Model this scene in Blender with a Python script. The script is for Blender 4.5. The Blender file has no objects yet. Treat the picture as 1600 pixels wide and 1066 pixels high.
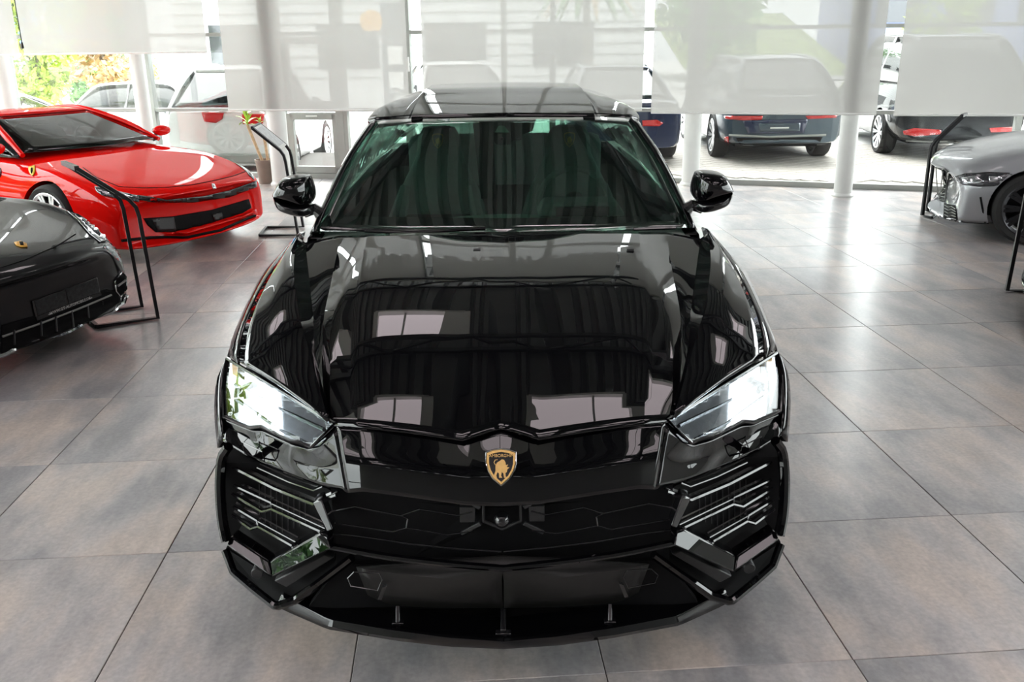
import bpy, bmesh, math, random
from mathutils import Vector, Matrix
from mathutils.bvhtree import BVHTree
from mathutils.geometry import delaunay_2d_cdt

V = Vector
PI = math.pi
random.seed(7)
SC = bpy.context.scene
COL = SC.collection

# ------------------------------------------------------------------ camera
F_PX, PITCH, ROLL, CAM_H, CY = 1316.06, 0.29477, -0.01011, 1.8967, 470.0
cF = V((0, math.cos(PITCH), -math.sin(PITCH)))
_r = V((1, 0, 0))
_u = _r.cross(cF)
cR = _r * math.cos(ROLL) + _u * math.sin(ROLL)
cU = _u * math.cos(ROLL) - _r * math.sin(ROLL)
CAM = V((0, 0, CAM_H))
cam_data = bpy.data.cameras.new('camera')
cam = bpy.data.objects.new('camera', cam_data)
COL.objects.link(cam)
m = Matrix.Identity(4)
for i in range(3):
    m[i][0], m[i][1], m[i][2] = cR[i], cU[i], -cF[i]
m.translation = CAM
cam.matrix_world = m
cam_data.sensor_fit = 'HORIZONTAL'
cam_data.sensor_width = 36.0
cam_data.lens = F_PX / 1600 * 36
cam_data.shift_y = -(533 - CY) / 1600
cam_data.clip_start = 0.05
SC.camera = cam

# ------------------------------------------------------------------ sky and exposure
SKY = 7.0
world = bpy.data.worlds.new('overcast_sky')
SC.world = world
world.use_nodes = True
nt = world.node_tree
nt.nodes.clear()
w_out = nt.nodes.new('ShaderNodeOutputWorld')
w_bg = nt.nodes.new('ShaderNodeBackground')
w_tc = nt.nodes.new('ShaderNodeTexCoord')
w_sep = nt.nodes.new('ShaderNodeSeparateXYZ')
w_rmp = nt.nodes.new('ShaderNodeValToRGB')       # overcast sky: brighter overhead than at the horizon
w_rmp.color_ramp.elements[0].position = 0.0
w_rmp.color_ramp.elements[0].color = (0.42, 0.44, 0.45, 1)
w_rmp.color_ramp.elements[1].position = 1.0
w_rmp.color_ramp.elements[1].color = (1.0, 1.0, 1.0, 1)
nt.links.new(w_tc.outputs['Generated'], w_sep.inputs[0])
nt.links.new(w_sep.outputs['Z'], w_rmp.inputs[0])
nt.links.new(w_rmp.outputs[0], w_bg.inputs[0])
w_bg.inputs[1].default_value = SKY
nt.links.new(w_bg.outputs[0], w_out.inputs[0])

SC.view_settings.view_transform = 'Standard'
SC.view_settings.look = 'None'
SC.view_settings.gamma = 1.0
SC.view_settings.use_curve_mapping = False
SC.view_settings.exposure = 1.25
SC.cycles.max_bounces = 10
SC.cycles.transparent_max_bounces = 24
SC.cycles.sample_clamp_indirect = 8.0
SC.cycles.caustics_reflective = False
SC.cycles.caustics_refractive = False


# ------------------------------------------------------------------ helpers
def ray(px, py):
    return (cF + cR * ((px - 800) / F_PX) + cU * ((CY - py) / F_PX))

def at_z(px, py, z):                 # point seen at a pixel, at height z
    d = ray(px, py)
    return CAM + d * ((z - CAM.z) / d.z)

def at_y(px, py, y):
    d = ray(px, py)
    return CAM + d * (y / d.y)

def at_plane(px, py, p, n):
    d = ray(px, py)
    return CAM + d * ((p - CAM).dot(n) / d.dot(n))

def pix(p):
    q = V(p) - CAM
    d = q.dot(cF)
    return 800 + F_PX * q.dot(cR) / d, CY - F_PX * q.dot(cU) / d

def setp(o, label=None, cat=None, group=None, kind=None):
    if label: o['label'] = label
    if cat: o['category'] = cat
    if group: o['group'] = group
    if kind: o['kind'] = kind
    return o

def empty(name, loc=(0, 0, 0), rz=0.0, label=None, cat=None, group=None):
    o = bpy.data.objects.new(name, None)
    COL.objects.link(o)
    o.location = loc
    o.rotation_euler = (0, 0, rz)
    o.empty_display_size = 0.1
    return setp(o, label, cat, group)

def link_mesh(name, me, mat, parent=None):
    o = bpy.data.objects.new(name, me)
    COL.objects.link(o)
    if mat is not None and len(me.materials) == 0:
        me.materials.append(mat)
    if parent is not None:
        o.parent = parent
    return o

def mk(name, vs, fs, mat, parent=None, smooth=30, recalc=True, weld=0.0):
    me = bpy.data.meshes.new(name)
    me.from_pydata([tuple(v) for v in vs], [], fs)
    bm = bmesh.new()
    bm.from_mesh(me)
    if weld:
        bmesh.ops.remove_doubles(bm, verts=bm.verts, dist=weld)
    if recalc:
        bmesh.ops.recalc_face_normals(bm, faces=bm.faces)
    bm.to_mesh(me)
    bm.free()
    if smooth:
        for p in me.polygons:
            p.use_smooth = True
        me.set_sharp_from_angle(angle=math.radians(smooth))
    return link_mesh(name, me, mat, parent)

class MB:
    """collects simple solids that belong to one part"""
    def __init__(s):
        s.v, s.f = [], []
    def add(s, vs, fs):
        n = len(s.v)
        s.v += [V(v) for v in vs]
        s.f += [[i + n for i in f] for f in fs]
        return s
    def box(s, c, d, rz=0.0):
        M = Matrix.Rotation(rz, 3, 'Z')
        vs = [V(c) + M @ V((x * d[0] / 2, y * d[1] / 2, z * d[2] / 2)) for x in (-1, 1) for y in (-1, 1) for z in (-1, 1)]
        return s.add(vs, [(0, 1, 3, 2), (4, 6, 7, 5), (0, 4, 5, 1), (2, 3, 7, 6), (0, 2, 6, 4), (1, 5, 7, 3)])
    def bar(s, p, q, w, h=None, up=(0, 0, 1)):
        h = h or w
        p, q = V(p), V(q)
        d = (q - p).normalized()
        a = d.cross(V(up))
        if a.length < 1e-4: a = d.cross(V((0, 1, 0)))
        a.normalize()
        b = a.cross(d).normalized()
        vs = [e + a * (x * w / 2) + b * (y * h / 2) for e in (p, q) for x, y in ((-1, -1), (1, -1), (1, 1), (-1, 1))]
        return s.add(vs, [(0, 1, 2, 3), (7, 6, 5, 4), (0, 4, 5, 1), (1, 5, 6, 2), (2, 6, 7, 3), (3, 7, 4, 0)])
    def tube(s, pts, r, n=8, closed=False, sq=None):
        """sweep a round (or w,h rectangular) section along a polyline"""
        pts = [V(p) for p in pts]
        N = len(pts)
        rings = []
        prev = None
        for i, p in enumerate(pts):
            if closed:
                t = (pts[(i + 1) % N] - pts[i - 1]).normalized()
            else:
                t = (pts[min(i + 1, N - 1)] - pts[max(i - 1, 0)]).normalized()
            if prev is None:
                a = t.cross(V((0, 0, 1)))
                if a.length < 1e-3: a = t.cross(V((0, 1, 0)))
            else:
                a = prev - t * prev.dot(t)
            a.normalize()
            prev = a
            b = a.cross(t).normalized()
            k = 1.0
            if 0 < i < N - 1 and not closed:
                c = (pts[i] - pts[i - 1]).normalized().dot((pts[i + 1] - pts[i]).normalized())
                k = 1 / max(0.5, math.sqrt(max(0.0, (1 + c) / 2)))
            rr = r[i] if isinstance(r, (list, tuple)) else r
            if sq:
                ring = [p + a * (x * sq[0] / 2 * k) + b * (y * sq[1] / 2) for x, y in ((-1, -1), (1, -1), (1, 1), (-1, 1))]
            else:
                ring = [p + (a * math.cos(2 * PI * j / n) + b * math.sin(2 * PI * j / n)) * rr for j in range(n)]
            rings.append(ring)
        m_ = len(rings[0])
        vs = [v for rg in rings for v in rg]
        fs = []
        for i in range(N if closed else N - 1):
            for j in range(m_):
                a0, a1 = i * m_ + j, i * m_ + (j + 1) % m_
                b0, b1 = ((i + 1) % N) * m_ + j, ((i + 1) % N) * m_ + (j + 1) % m_
                fs.append((a0, a1, b1, b0))
        if not closed:
            fs.append(tuple(range(m_))[::-1])
            fs.append(tuple((N - 1) * m_ + j for j in range(m_)))
        return s.add(vs, fs)
    def lathe(s, prof, n=24, axis='Z', c=(0, 0, 0), cap=True):
        """prof: (radius, height) pairs revolved about an axis"""
        c = V(c)
        vs = []
        for r, h in prof:
            for j in range(n):
                a = 2 * PI * j / n
                x, y = r * math.cos(a), r * math.sin(a)
                vs.append(c + (V((x, y, h)) if axis == 'Z' else V((h, x, y)) if axis == 'X' else V((x, h, y))))
        fs = []
        for i in range(len(prof) - 1):
            for j in range(n):
                fs.append((i * n + j, i * n + (j + 1) % n, (i + 1) * n + (j + 1) % n, (i + 1) * n + j))
        if cap:
            if prof[0][0] > 1e-5: fs.append(tuple(range(n))[::-1])
            if prof[-1][0] > 1e-5: fs.append(tuple((len(prof) - 1) * n + j for j in range(n)))
        return s.add(vs, fs)
    def prism(s, poly, d):
        """extrude a 3D polygon by vector d"""
        d = V(d)
        n = len(poly)
        vs = [V(p) for p in poly] + [V(p) + d for p in poly]
        return s.add(vs, [tuple(range(n))[::-1], tuple(range(n, 2 * n))] + [(i, (i + 1) % n, n + (i + 1) % n, n + i) for i in range(n)])
    def ball(s, c, r, n=12, k=8, sc=(1, 1, 1)):
        c = V(c)
        vs, fs = [], []
        for i in range(k + 1):
            t = PI * i / k
            for j in range(n):
                a = 2 * PI * j / n
                vs.append(c + V((r * sc[0] * math.sin(t) * math.cos(a), r * sc[1] * math.sin(t) * math.sin(a), r * sc[2] * math.cos(t))))
        for i in range(k):
            for j in range(n):
                fs.append((i * n + j, i * n + (j + 1) % n, (i + 1) * n + (j + 1) % n, (i + 1) * n + j))
        return s.add(vs, fs)
    def build(s, name, mat, parent=None, smooth=30, bevel=0.0, seg=2, weld=1e-5):
        o = mk(name, s.v, s.f, mat, parent, smooth, True, weld)
        if bevel:
            b = o.modifiers.new('bevel', 'BEVEL')
            b.width = bevel
            b.segments = seg
            b.limit_method = 'ANGLE'
            b.angle_limit = math.radians(30)
            b.harden_normals = False
        return o

def catmull(pts, n):
    """smooth curve through pts, n samples evenly spread over its length"""
    pts = [V(p) for p in pts]
    if len(pts) == 2:
        return [pts[0].lerp(pts[1], i / (n - 1)) for i in range(n)]
    P = [pts[0] * 2 - pts[1]] + pts + [pts[-1] * 2 - pts[-2]]
    dense = []
    for i in range(1, len(P) - 2):
        a, b, c, d = P[i - 1], P[i], P[i + 1], P[i + 2]
        for j in range(16):
            t = j / 16
            dense.append(0.5 * ((2 * b) + (c - a) * t + (2 * a - 5 * b + 4 * c - d) * t * t + (3 * b - a - 3 * c + d) * t ** 3))
    dense.append(pts[-1])
    return resample(dense, n)

def resample(pts, n):
    L = [0.0]
    for i in range(1, len(pts)):
        L.append(L[-1] + (pts[i] - pts[i - 1]).length)
    out, k = [], 0
    for i in range(n):
        s_ = L[-1] * i / (n - 1)
        while k < len(L) - 2 and L[k + 1] < s_: k += 1
        t = (s_ - L[k]) / max(1e-9, L[k + 1] - L[k])
        out.append(V(pts[k]).lerp(V(pts[k + 1]), min(1, max(0, t))))
    return out

def linres(pts, n):
    return resample([V(p) for p in pts], n)

def grid_faces(r, c):
    return [(i * c + j, i * c + j + 1, (i + 1) * c + j + 1, (i + 1) * c + j) for i in range(r - 1) for j in range(c - 1)]

def grid_mesh(rows):
    c = len(rows[0])
    return [p for r in rows for p in r], grid_faces(len(rows), c)

def mx(p):
    return V((-p[0], p[1], p[2]))

def skin(o, t=0.008, off=0.0):
    s = o.modifiers.new('thickness', 'SOLIDIFY')
    s.thickness = t
    s.offset = off
    return o


# ------------------------------------------------------------------ materials
def nmat(name):
    mt = bpy.data.materials.new(name)
    mt.use_nodes = True
    return mt, mt.node_tree, mt.node_tree.nodes['Principled BSDF']

def pm(name, col, rough=0.5, metal=0.0, coat=0.0, spec=0.5, noise=0.0, nscale=20.0, bump=0.0, emit=None, crough=0.02):
    """principled material with a little procedural variation in colour and relief"""
    mt, t, b = nmat(name)
    b.inputs['Base Color'].default_value = (*col, 1)
    b.inputs['Roughness'].default_value = rough
    b.inputs['Metallic'].default_value = metal
    b.inputs['Coat Weight'].default_value = coat
    b.inputs['Coat Roughness'].default_value = crough
    b.inputs['Specular IOR Level'].default_value = spec
    if emit:
        b.inputs['Emission Color'].default_value = (*emit[0], 1)
        b.inputs['Emission Strength'].default_value = emit[1]
    if noise or bump:
        tc = t.nodes.new('ShaderNodeTexCoord')
        nz = t.nodes.new('ShaderNodeTexNoise')
        nz.inputs['Scale'].default_value = nscale
        nz.inputs['Detail'].default_value = 4
        t.links.new(tc.outputs['Object'], nz.inputs['Vector'])
        if noise:
            r = t.nodes.new('ShaderNodeValToRGB')
            r.color_ramp.elements[0].position, r.color_ramp.elements[1].position = 0.3, 0.7
            r.color_ramp.elements[0].color = (*[max(0, c * (1 - noise)) for c in col], 1)
            r.color_ramp.elements[1].color = (*[min(1, c * (1 + noise)) for c in col], 1)
            t.links.new(nz.outputs['Fac'], r.inputs[0])
            t.links.new(r.outputs[0], b.inputs['Base Color'])
        if bump:
            bp = t.nodes.new('ShaderNodeBump')
            bp.inputs['Strength'].default_value = bump
            bp.inputs['Distance'].default_value = 0.01
            t.links.new(nz.outputs['Fac'], bp.inputs['Height'])
            t.links.new(bp.outputs[0], b.inputs['Normal'])
    return mt

def glass(name, tint, f0=0.04, rough=0.0, boost=1.0):
    """thin pane: clear transmission with an angle-dependent mirror on it"""
    mt = bpy.data.materials.new(name)
    mt.use_nodes = True
    t = mt.node_tree
    t.nodes.clear()
    N = t.nodes.new
    out, mix, tr, gl = N('ShaderNodeOutputMaterial'), N('ShaderNodeMixShader'), N('ShaderNodeBsdfTransparent'), N('ShaderNodeBsdfGlossy')
    geo, dot, ab, inv, pw, mul, add = N('ShaderNodeNewGeometry'), N('ShaderNodeVectorMath'), N('ShaderNodeMath'), N('ShaderNodeMath'), N('ShaderNodeMath'), N('ShaderNodeMath'), N('ShaderNodeMath')
    dot.operation = 'DOT_PRODUCT'
    ab.operation = 'ABSOLUTE'
    inv.operation = 'SUBTRACT'; inv.inputs[0].default_value = 1.0
    pw.operation = 'POWER'; pw.inputs[1].default_value = 5.0
    mul.operation = 'MULTIPLY'; mul.inputs[1].default_value = (1 - f0) * boost
    add.operation = 'ADD'; add.inputs[1].default_value = f0
    add.use_clamp = True
    L = t.links.new
    L(geo.outputs['Normal'], dot.inputs[0]); L(geo.outputs['Incoming'], dot.inputs[1])
    L(dot.outputs['Value'], ab.inputs[0]); L(ab.outputs[0], inv.inputs[1]); L(inv.outputs[0], pw.inputs[0])
    L(pw.outputs[0], mul.inputs[0]); L(mul.outputs[0], add.inputs[0]); L(add.outputs[0], mix.inputs[0])
    tr.inputs[0].default_value = (*tint, 1)
    gl.inputs['Roughness'].default_value = rough
    L(tr.outputs[0], mix.inputs[1]); L(gl.outputs[0], mix.inputs[2]); L(mix.outputs[0], out.inputs[0])
    return mt

def m_blind():
    """woven sunscreen: small open share, the threads scatter light through and back"""
    mt = bpy.data.materials.new('sunscreen_fabric')
    mt.use_nodes = True
    t = mt.node_tree
    t.nodes.clear()
    N, L = t.nodes.new, t.links.new
    out, m1, m2 = N('ShaderNodeOutputMaterial'), N('ShaderNodeMixShader'), N('ShaderNodeMixShader')
    tr, tl, df = N('ShaderNodeBsdfTransparent'), N('ShaderNodeBsdfTranslucent'), N('ShaderNodeBsdfDiffuse')
    tc, wv = N('ShaderNodeTexCoord'), N('ShaderNodeTexNoise')
    wv.inputs['Scale'].default_value = 3.0
    rp = N('ShaderNodeMapRange')
    rp.inputs[3].default_value, rp.inputs[4].default_value = 0.045, 0.065
    L(tc.outputs['Object'], wv.inputs['Vector']); L(wv.outputs['Fac'], rp.inputs[0])
    tl.inputs[0].default_value = (0.30, 0.293, 0.28, 1)
    df.inputs[0].default_value = (0.60, 0.585, 0.57, 1)
    m1.inputs[0].default_value = 0.45
    L(tl.outputs[0], m1.inputs[2]); L(df.outputs[0], m1.inputs[1])
    L(rp.outputs[0], m2.inputs[0]); L(m1.outputs[0], m2.inputs[1]); L(tr.outputs[0], m2.inputs[2])
    L(m2.outputs[0], out.inputs[0])
    return mt

def m_tile():
    """large porcelain tile: taupe and grey clouds with soft streaks; each tile gets its own offset"""
    mt, t, b = nmat('porcelain_tile')
    N, L = t.nodes.new, t.links.new
    tc, oi, mp, mul = N('ShaderNodeTexCoord'), N('ShaderNodeObjectInfo'), N('ShaderNodeVectorMath'), N('ShaderNodeVectorMath')
    comb = N('ShaderNodeCombineXYZ')
    m1, m2 = N('ShaderNodeMath'), N('ShaderNodeMath')
    for q, k in ((m1, 37.0), (m2, 91.0)):
        q.operation = 'MULTIPLY'; q.inputs[1].default_value = k
        L(oi.outputs['Random'], q.inputs[0])
    L(m1.outputs[0], comb.inputs[0]); L(m2.outputs[0], comb.inputs[1]); L(m1.outputs[0], comb.inputs[2])
    mp.operation = 'ADD'
    L(tc.outputs['Object'], mp.inputs[0]); L(comb.outputs[0], mp.inputs[1])
    # cloud
    n1 = N('ShaderNodeTexNoise'); n1.inputs['Scale'].default_value = 1.9; n1.inputs['Detail'].default_value = 5; n1.inputs['Roughness'].default_value = 0.55
    mp1 = N('ShaderNodeMapping'); mp1.inputs['Rotation'].default_value = (0, 0, 0.25); mp1.inputs['Scale'].default_value = (1.6, 0.8, 1)
    L(mp.outputs[0], mp1.inputs[0]); L(mp1.outputs[0], n1.inputs['Vector'])
    # streaks running with the tile's long grain
    n2 = N('ShaderNodeTexNoise'); n2.inputs['Scale'].default_value = 2.2; n2.inputs['Detail'].default_value = 8; n2.inputs['Roughness'].default_value = 0.65
    mp2 = N('ShaderNodeMapping'); mp2.inputs['Rotation'].default_value = (0, 0, 0.12); mp2.inputs['Scale'].default_value = (3.2, 0.8, 1)
    L(mp.outputs[0], mp2.inputs[0]); L(mp2.outputs[0], n2.inputs['Vector'])
    n3 = N('ShaderNodeTexNoise'); n3.inputs['Scale'].default_value = 60.0; n3.inputs['Detail'].default_value = 6
    L(mp.outputs[0], n3.inputs['Vector'])
    r1 = N('ShaderNodeValToRGB')
    cr = r1.color_ramp
    cr.elements[0].position, cr.elements[0].color = 0.38, (0.27, 0.262, 0.27, 1)
    cr.elements[1].position, cr.elements[1].color = 0.64, (0.50, 0.425, 0.38, 1)
    e = cr.elements.new(0.5); e.color = (0.385, 0.355, 0.348, 1)
    L(n1.outputs['Fac'], r1.inputs[0])
    r2 = N('ShaderNodeMapRange'); r2.inputs[1].default_value, r2.inputs[2].default_value = 0.3, 0.7
    r2.inputs[3].default_value, r2.inputs[4].default_value = 0.78, 1.20
    L(n2.outputs['Fac'], r2.inputs[0])
    r3 = N('ShaderNodeMapRange'); r3.inputs[1].default_value, r3.inputs[2].default_value = 0.3, 0.7
    r3.inputs[3].default_value, r3.inputs[4].default_value = 0.88, 1.12
    L(n3.outputs['Fac'], r3.inputs[0])
    mm = N('ShaderNodeMath'); mm.operation = 'MULTIPLY'
    L(r2.outputs[0], mm.inputs[0]); L(r3.outputs[0], mm.inputs[1])
    mul.operation = 'SCALE'
    L(r1.outputs[0], mul.inputs[0]); L(mm.outputs[0], mul.inputs['Scale'])
    L(mul.outputs[0], b.inputs['Base Color'])
    rr = N('ShaderNodeMapRange'); rr.inputs[3].default_value, rr.inputs[4].default_value = 0.27, 0.38
    L(n2.outputs['Fac'], rr.inputs[0]); L(rr.outputs[0], b.inputs['Roughness'])
    bp = N('ShaderNodeBump'); bp.inputs['Strength'].default_value = 0.12; bp.inputs['Distance'].default_value = 0.004
    L(n2.outputs['Fac'], bp.inputs['Height']); L(bp.outputs[0], b.inputs['Normal'])
    b.inputs['Specular IOR Level'].default_value = 0.9
    b.inputs['Coat Weight'].default_value = 0.4
    b.inputs['Coat Roughness'].default_value = 0.22
    return mt

M = {}
M['tile'] = m_tile()
M['grout'] = pm('floor_grout', (0.07, 0.062, 0.056), 0.8, noise=0.2, nscale=30)
M['alu'] = pm('grey_aluminium', (0.36, 0.37, 0.35), 0.42, 0.2, noise=0.04, nscale=8)
M['pillar'] = pm('painted_steel_column', (0.74, 0.75, 0.73), 0.35, noise=0.03, nscale=6)
M['steel_dark'] = pm('dark_roof_steel', (0.05, 0.055, 0.06), 0.5, noise=0.1, nscale=5)
M['deck'] = pm('trapezoid_roof_sheet', (0.15, 0.157, 0.16), 0.5, noise=0.08, nscale=2)
M['plaster'] = pm('painted_wall', (0.24, 0.235, 0.23), 0.8, noise=0.04, nscale=3, bump=0.05)
M['glass'] = glass('facade_glass', (0.93, 0.95, 0.94), 0.05)
M['blind'] = m_blind()
M['white'] = pm('white_plastic', (0.80, 0.80, 0.78), 0.4, noise=0.02)
M['black_metal'] = pm('black_powder_coat', (0.018, 0.018, 0.02), 0.38, 0.3, noise=0.2, nscale=60)
M['rubber'] = pm('tyre_rubber', (0.018, 0.018, 0.018), 0.75, noise=0.2, nscale=40, bump=0.2)
M['rim'] = pm('alloy_silver', (0.62, 0.63, 0.64), 0.25, 0.9, noise=0.03)
M['rim_dark'] = pm('alloy_dark', (0.05, 0.05, 0.055), 0.3, 0.8, noise=0.05)
M['paint_black'] = pm('gloss_black_paint', (0.0015, 0.0015, 0.002), 0.8, 0.0, 1.0, 0.0, noise=0.05, nscale=400, crough=0.004)
M['trim_black'] = pm('gloss_black_trim', (0.006, 0.006, 0.007), 0.16, 0.0, 0.6, 0.5, noise=0.1, nscale=100)
M['void'] = pm('matt_black_plastic', (0.004, 0.004, 0.0045), 0.7, spec=0.15, noise=0.2, nscale=80)
M['plastic'] = pm('dark_plastic', (0.02, 0.02, 0.021), 0.45, noise=0.2, nscale=90, bump=0.05)
M['chrome'] = pm('bright_chrome', (0.80, 0.81, 0.82), 0.06, 1.0, noise=0.02)
M['gold'] = pm('gold_enamel', (0.72, 0.47, 0.17), 0.28, 0.75, noise=0.08, nscale=120)
M['grey_glass'] = glass('car_side_glass', (0.17, 0.20, 0.20), 0.06)
M['clear_side'] = glass('clear_side_glass', (0.55, 0.62, 0.60), 0.05)
M['satin'] = pm('satin_black_plastic', (0.012, 0.0115, 0.011), 0.42, spec=0.4, noise=0.2, nscale=60)
M['screen'] = glass('tinted_windscreen', (0.55, 0.74, 0.66), 0.2)
M['lamp_glass'] = glass('lamp_lens', (0.92, 0.94, 0.96), 0.06)
M['red_paint'] = pm('red_paint', (0.82, 0.006, 0.004), 0.6, 0.0, 0.55, 0.0, noise=0.03, nscale=300, crough=0.01)
M['grey_paint'] = pm('anthracite_paint', (0.010, 0.0105, 0.012), 0.5, 0.2, 1.0, 0.1, noise=0.1, nscale=500, crough=0.01)
M['silver_paint'] = pm('silver_grey_paint', (0.36, 0.37, 0.39), 0.40, 0.45, 0.8, 0.5, noise=0.05, nscale=500, crough=0.01)
M['white_paint'] = pm('white_paint', (0.80, 0.80, 0.80), 0.3, 0.0, 1.0, noise=0.02)
M['blue_paint'] = pm('blue_grey_paint', (0.06, 0.085, 0.11), 0.3, 0.4, 1.0, noise=0.05, nscale=400)
M['navy_paint'] = pm('navy_paint', (0.012, 0.02, 0.06), 0.3, 0.2, 1.0, noise=0.05, nscale=400)
M['tail_red'] = pm('tail_lamp_red', (0.55, 0.02, 0.02), 0.15, 0.0, 0.8, noise=0.1, nscale=60)
M['lamp_silver'] = pm('lamp_reflector', (0.68, 0.70, 0.73), 0.10, 0.95, noise=0.1, nscale=30)
M['lamp_dark'] = pm('lamp_housing', (0.05, 0.053, 0.06), 0.15, 0.4, 0.8, noise=0.2, nscale=40)
M['leather'] = pm('dark_leather', (0.16, 0.168, 0.168), 0.5, noise=0.15, nscale=60, bump=0.1)
M['dash'] = pm('dashboard_skin', (0.33, 0.35, 0.33), 0.55, noise=0.12, nscale=80, bump=0.1)
M['yellow'] = pm('yellow_enamel', (0.80, 0.62, 0.05), 0.3, noise=0.05)
M['orange'] = pm('amber_enamel', (0.75, 0.38, 0.05), 0.3, noise=0.1, nscale=50)
# ------------------------------------------------------------------ the setting
def hor(px):
    return 70.4 - 0.0101 * (px - 800)

S_TAB = [(-500, 190), (-60, 195), (20, 196), (262, 199.6), (490, 204), (645, 207.5), (1003, 215), (1080, 218), (1372, 231), (1600, 241), (1900, 254)]
def facade(px):
    for (a, sa), (b, sb) in zip(S_TAB, S_TAB[1:]):
        if a <= px <= b:
            s = sa + (sb - sa) * (px - a) / (b - a)
            break
    return at_z(px, hor(px) + s, 0.0)

CEIL = 6.4
XL, XR, YB = -9.6, 10.6, -7.5

# floor: slab and tiles
GY = 0.0672650
gc, gs = math.cos(GY), math.sin(GY)
floor = MB().box(((XL + XR) / 2, 4.0, -0.06), (XR - XL + 1, 24.0, 0.108)).build('floor', M['grout'])
setp(floor, kind='structure', label='large grey and taupe porcelain tile floor of the showroom')
T = 0.8
def tile_mesh():
    a, b, h = T / 2 - 0.0016, T / 2 - 0.0036, 0.006
    vs = [(x * a, y * a, z) for z in (-h, -0.002) for x, y in ((-1, -1), (1, -1), (1, 1), (-1, 1))] + [(x * b, y * b, 0) for x, y in ((-1, -1), (1, -1), (1, 1), (-1, 1))]
    fs = [(8, 9, 10, 11)]
    for k in (0, 4):
        fs += [(k + i, k + (i + 1) % 4, k + 4 + (i + 1) % 4, k + 4 + i) for i in range(4)]
    me = bpy.data.meshes.new('floor_tile')
    me.from_pydata(vs, [], fs)
    me.materials.append(M['tile'])
    return me
t_me = tile_mesh()
fac_poly = [facade(p) for p in range(-500, 1900, 50)]
def inside_room(x, y):
    if not (XL < x < XR and YB < y): return False
    for a, b in zip(fac_poly, fac_poly[1:]):
        if a.x <= x <= b.x:
            return y < a.y + (b.y - a.y) * (x - a.x) / (b.x - a.x) + 0.4
    return y < 10.5
rest = MB()
n_tiles = 0
for j in range(18, -14, -1):
    for i in range(-12, 16):
        gx, gy = -1.969 + (i + 0.5) * T, 2.1707 + (j + 0.5) * T
        x, y = gc * gx - gs * gy, gs * gx + gc * gy
        if not inside_room(x, y): continue
        seen = False
        if y > 0.8:
            u, v = pix((x, y, 0))
            seen = -140 < u < 1740 and v < 1180
        if seen and n_tiles < 290:
            o = bpy.data.objects.new('floor_tile', t_me)
            COL.objects.link(o)
            o.parent = floor
            o.location = (x, y, 0)
            o.rotation_euler = (0, 0, GY + (PI if (i * 7 + j * 3) % 2 else 0))
            n_tiles += 1
        else:
            rest.box((x, y, -0.003), (T - 0.004, T - 0.004, 0.006), GY)
o = rest.build('floor_tile', M['tile'], floor, smooth=0, weld=0)
setp(o, kind='stuff')

# walls and glazing
win_no = [0]
def glazing(P, Q, zs, mull=0.06, heavy=False, sill=0.07, label=None):
    """one bay between two uprights: frame bars, transoms and panes"""
    win_no[0] += 1
    P, Q = V((P.x, P.y, 0)), V((Q.x, Q.y, 0))
    d = (Q - P).normalized()
    n = V((-d.y, d.x, 0))
    top = zs[-1]
    fr = MB()
    fr.bar(P + V((0, 0, 0)), P + V((0, 0, top)), mull, 0.12, up=n)
    w = bpy.data.objects
    o = fr.build('window_%d' % win_no[0], M['alu'], None, smooth=0)
    setp(o, kind='structure', label=label)
    t = MB()
    for k, z in enumerate(zs):
        hh = sill if k == 0 else 0.05
        t.bar(P + V((0, 0, z + hh / 2)), Q + V((0, 0, z + hh / 2)), 0.10, hh)
    t.build('transom', M['alu'], o, smooth=0)
    for z0, z1 in zip(zs, zs[1:]):
        g = MB()
        g.bar(P + d * 0.02 + V((0, 0, (z0 + z1) / 2 + 0.02)), Q - d * 0.02 + V((0, 0, (z0 + z1) / 2 + 0.02)), 0.012, z1 - z0 - 0.03)
        g.build('pane', M['glass'], o, smooth=0)
    if heavy:
        f = MB()
        a, b = P + d * 0.10, Q - d * 0.16
        for z0, z1 in ((0.09, 0.95), (1.05, 2.02)):
            f.bar(a + V((0, 0, z0)), a + V((0, 0, z1)), 0.10, 0.09, up=n)
            f.bar(b + V((0, 0, z0)), b + V((0, 0, z1)), 0.10, 0.09, up=n)
            f.bar(a + V((0, 0, z0 + 0.035)), b + V((0, 0, z0 + 0.035)), 0.09, 0.10)
            f.bar(a + V((0, 0, z1 - 0.035)), b + V((0, 0, z1 - 0.035)), 0.09, 0.10)
        f.bar(Q - d * 0.08, Q - d * 0.08 + V((0, 0, top)), 0.12, 0.13, up=n)
        f.build('casement_frame', M['alu'], o, smooth=0, bevel=0.006)
        h = MB()
        h.bar(a.lerp(b, 0.38) - n * 0.06 + V((0, 0, 0.92)), a.lerp(b, 0.62) - n * 0.06 + V((0, 0, 0.92)), 0.025, 0.022)
        h.build('handle', M['white'], o)
    return o

ZS = [0.0, 0.985, 2.06, 3.5, 4.9, CEIL - 0.1]
mull_px = [-500, -60, 45, 255, 452, 547, 645, 790, 863, 1073, 1325, 1572, 1900]
for a, b in zip(mull_px, mull_px[1:]):
    big = a in (645,)
    glazing(facade(a), facade(b), ZS, 0.11 if big else 0.07, heavy=(a == 452))
# slim door leaf with its pull handle in the middle of the front
p = facade(640); q = facade(655)
h = MB()
h.tube([(p.x + 0.07, p.y - 0.16, 1.55), (p.x + 0.07, p.y - 0.16, 1.75)], 0.018)
h.box((p.x + 0.07, p.y - 0.10, 1.65), (0.03, 0.12, 0.03))
hobj = h.build('handle', M['white'], bpy.data.objects['window_7'])

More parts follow.
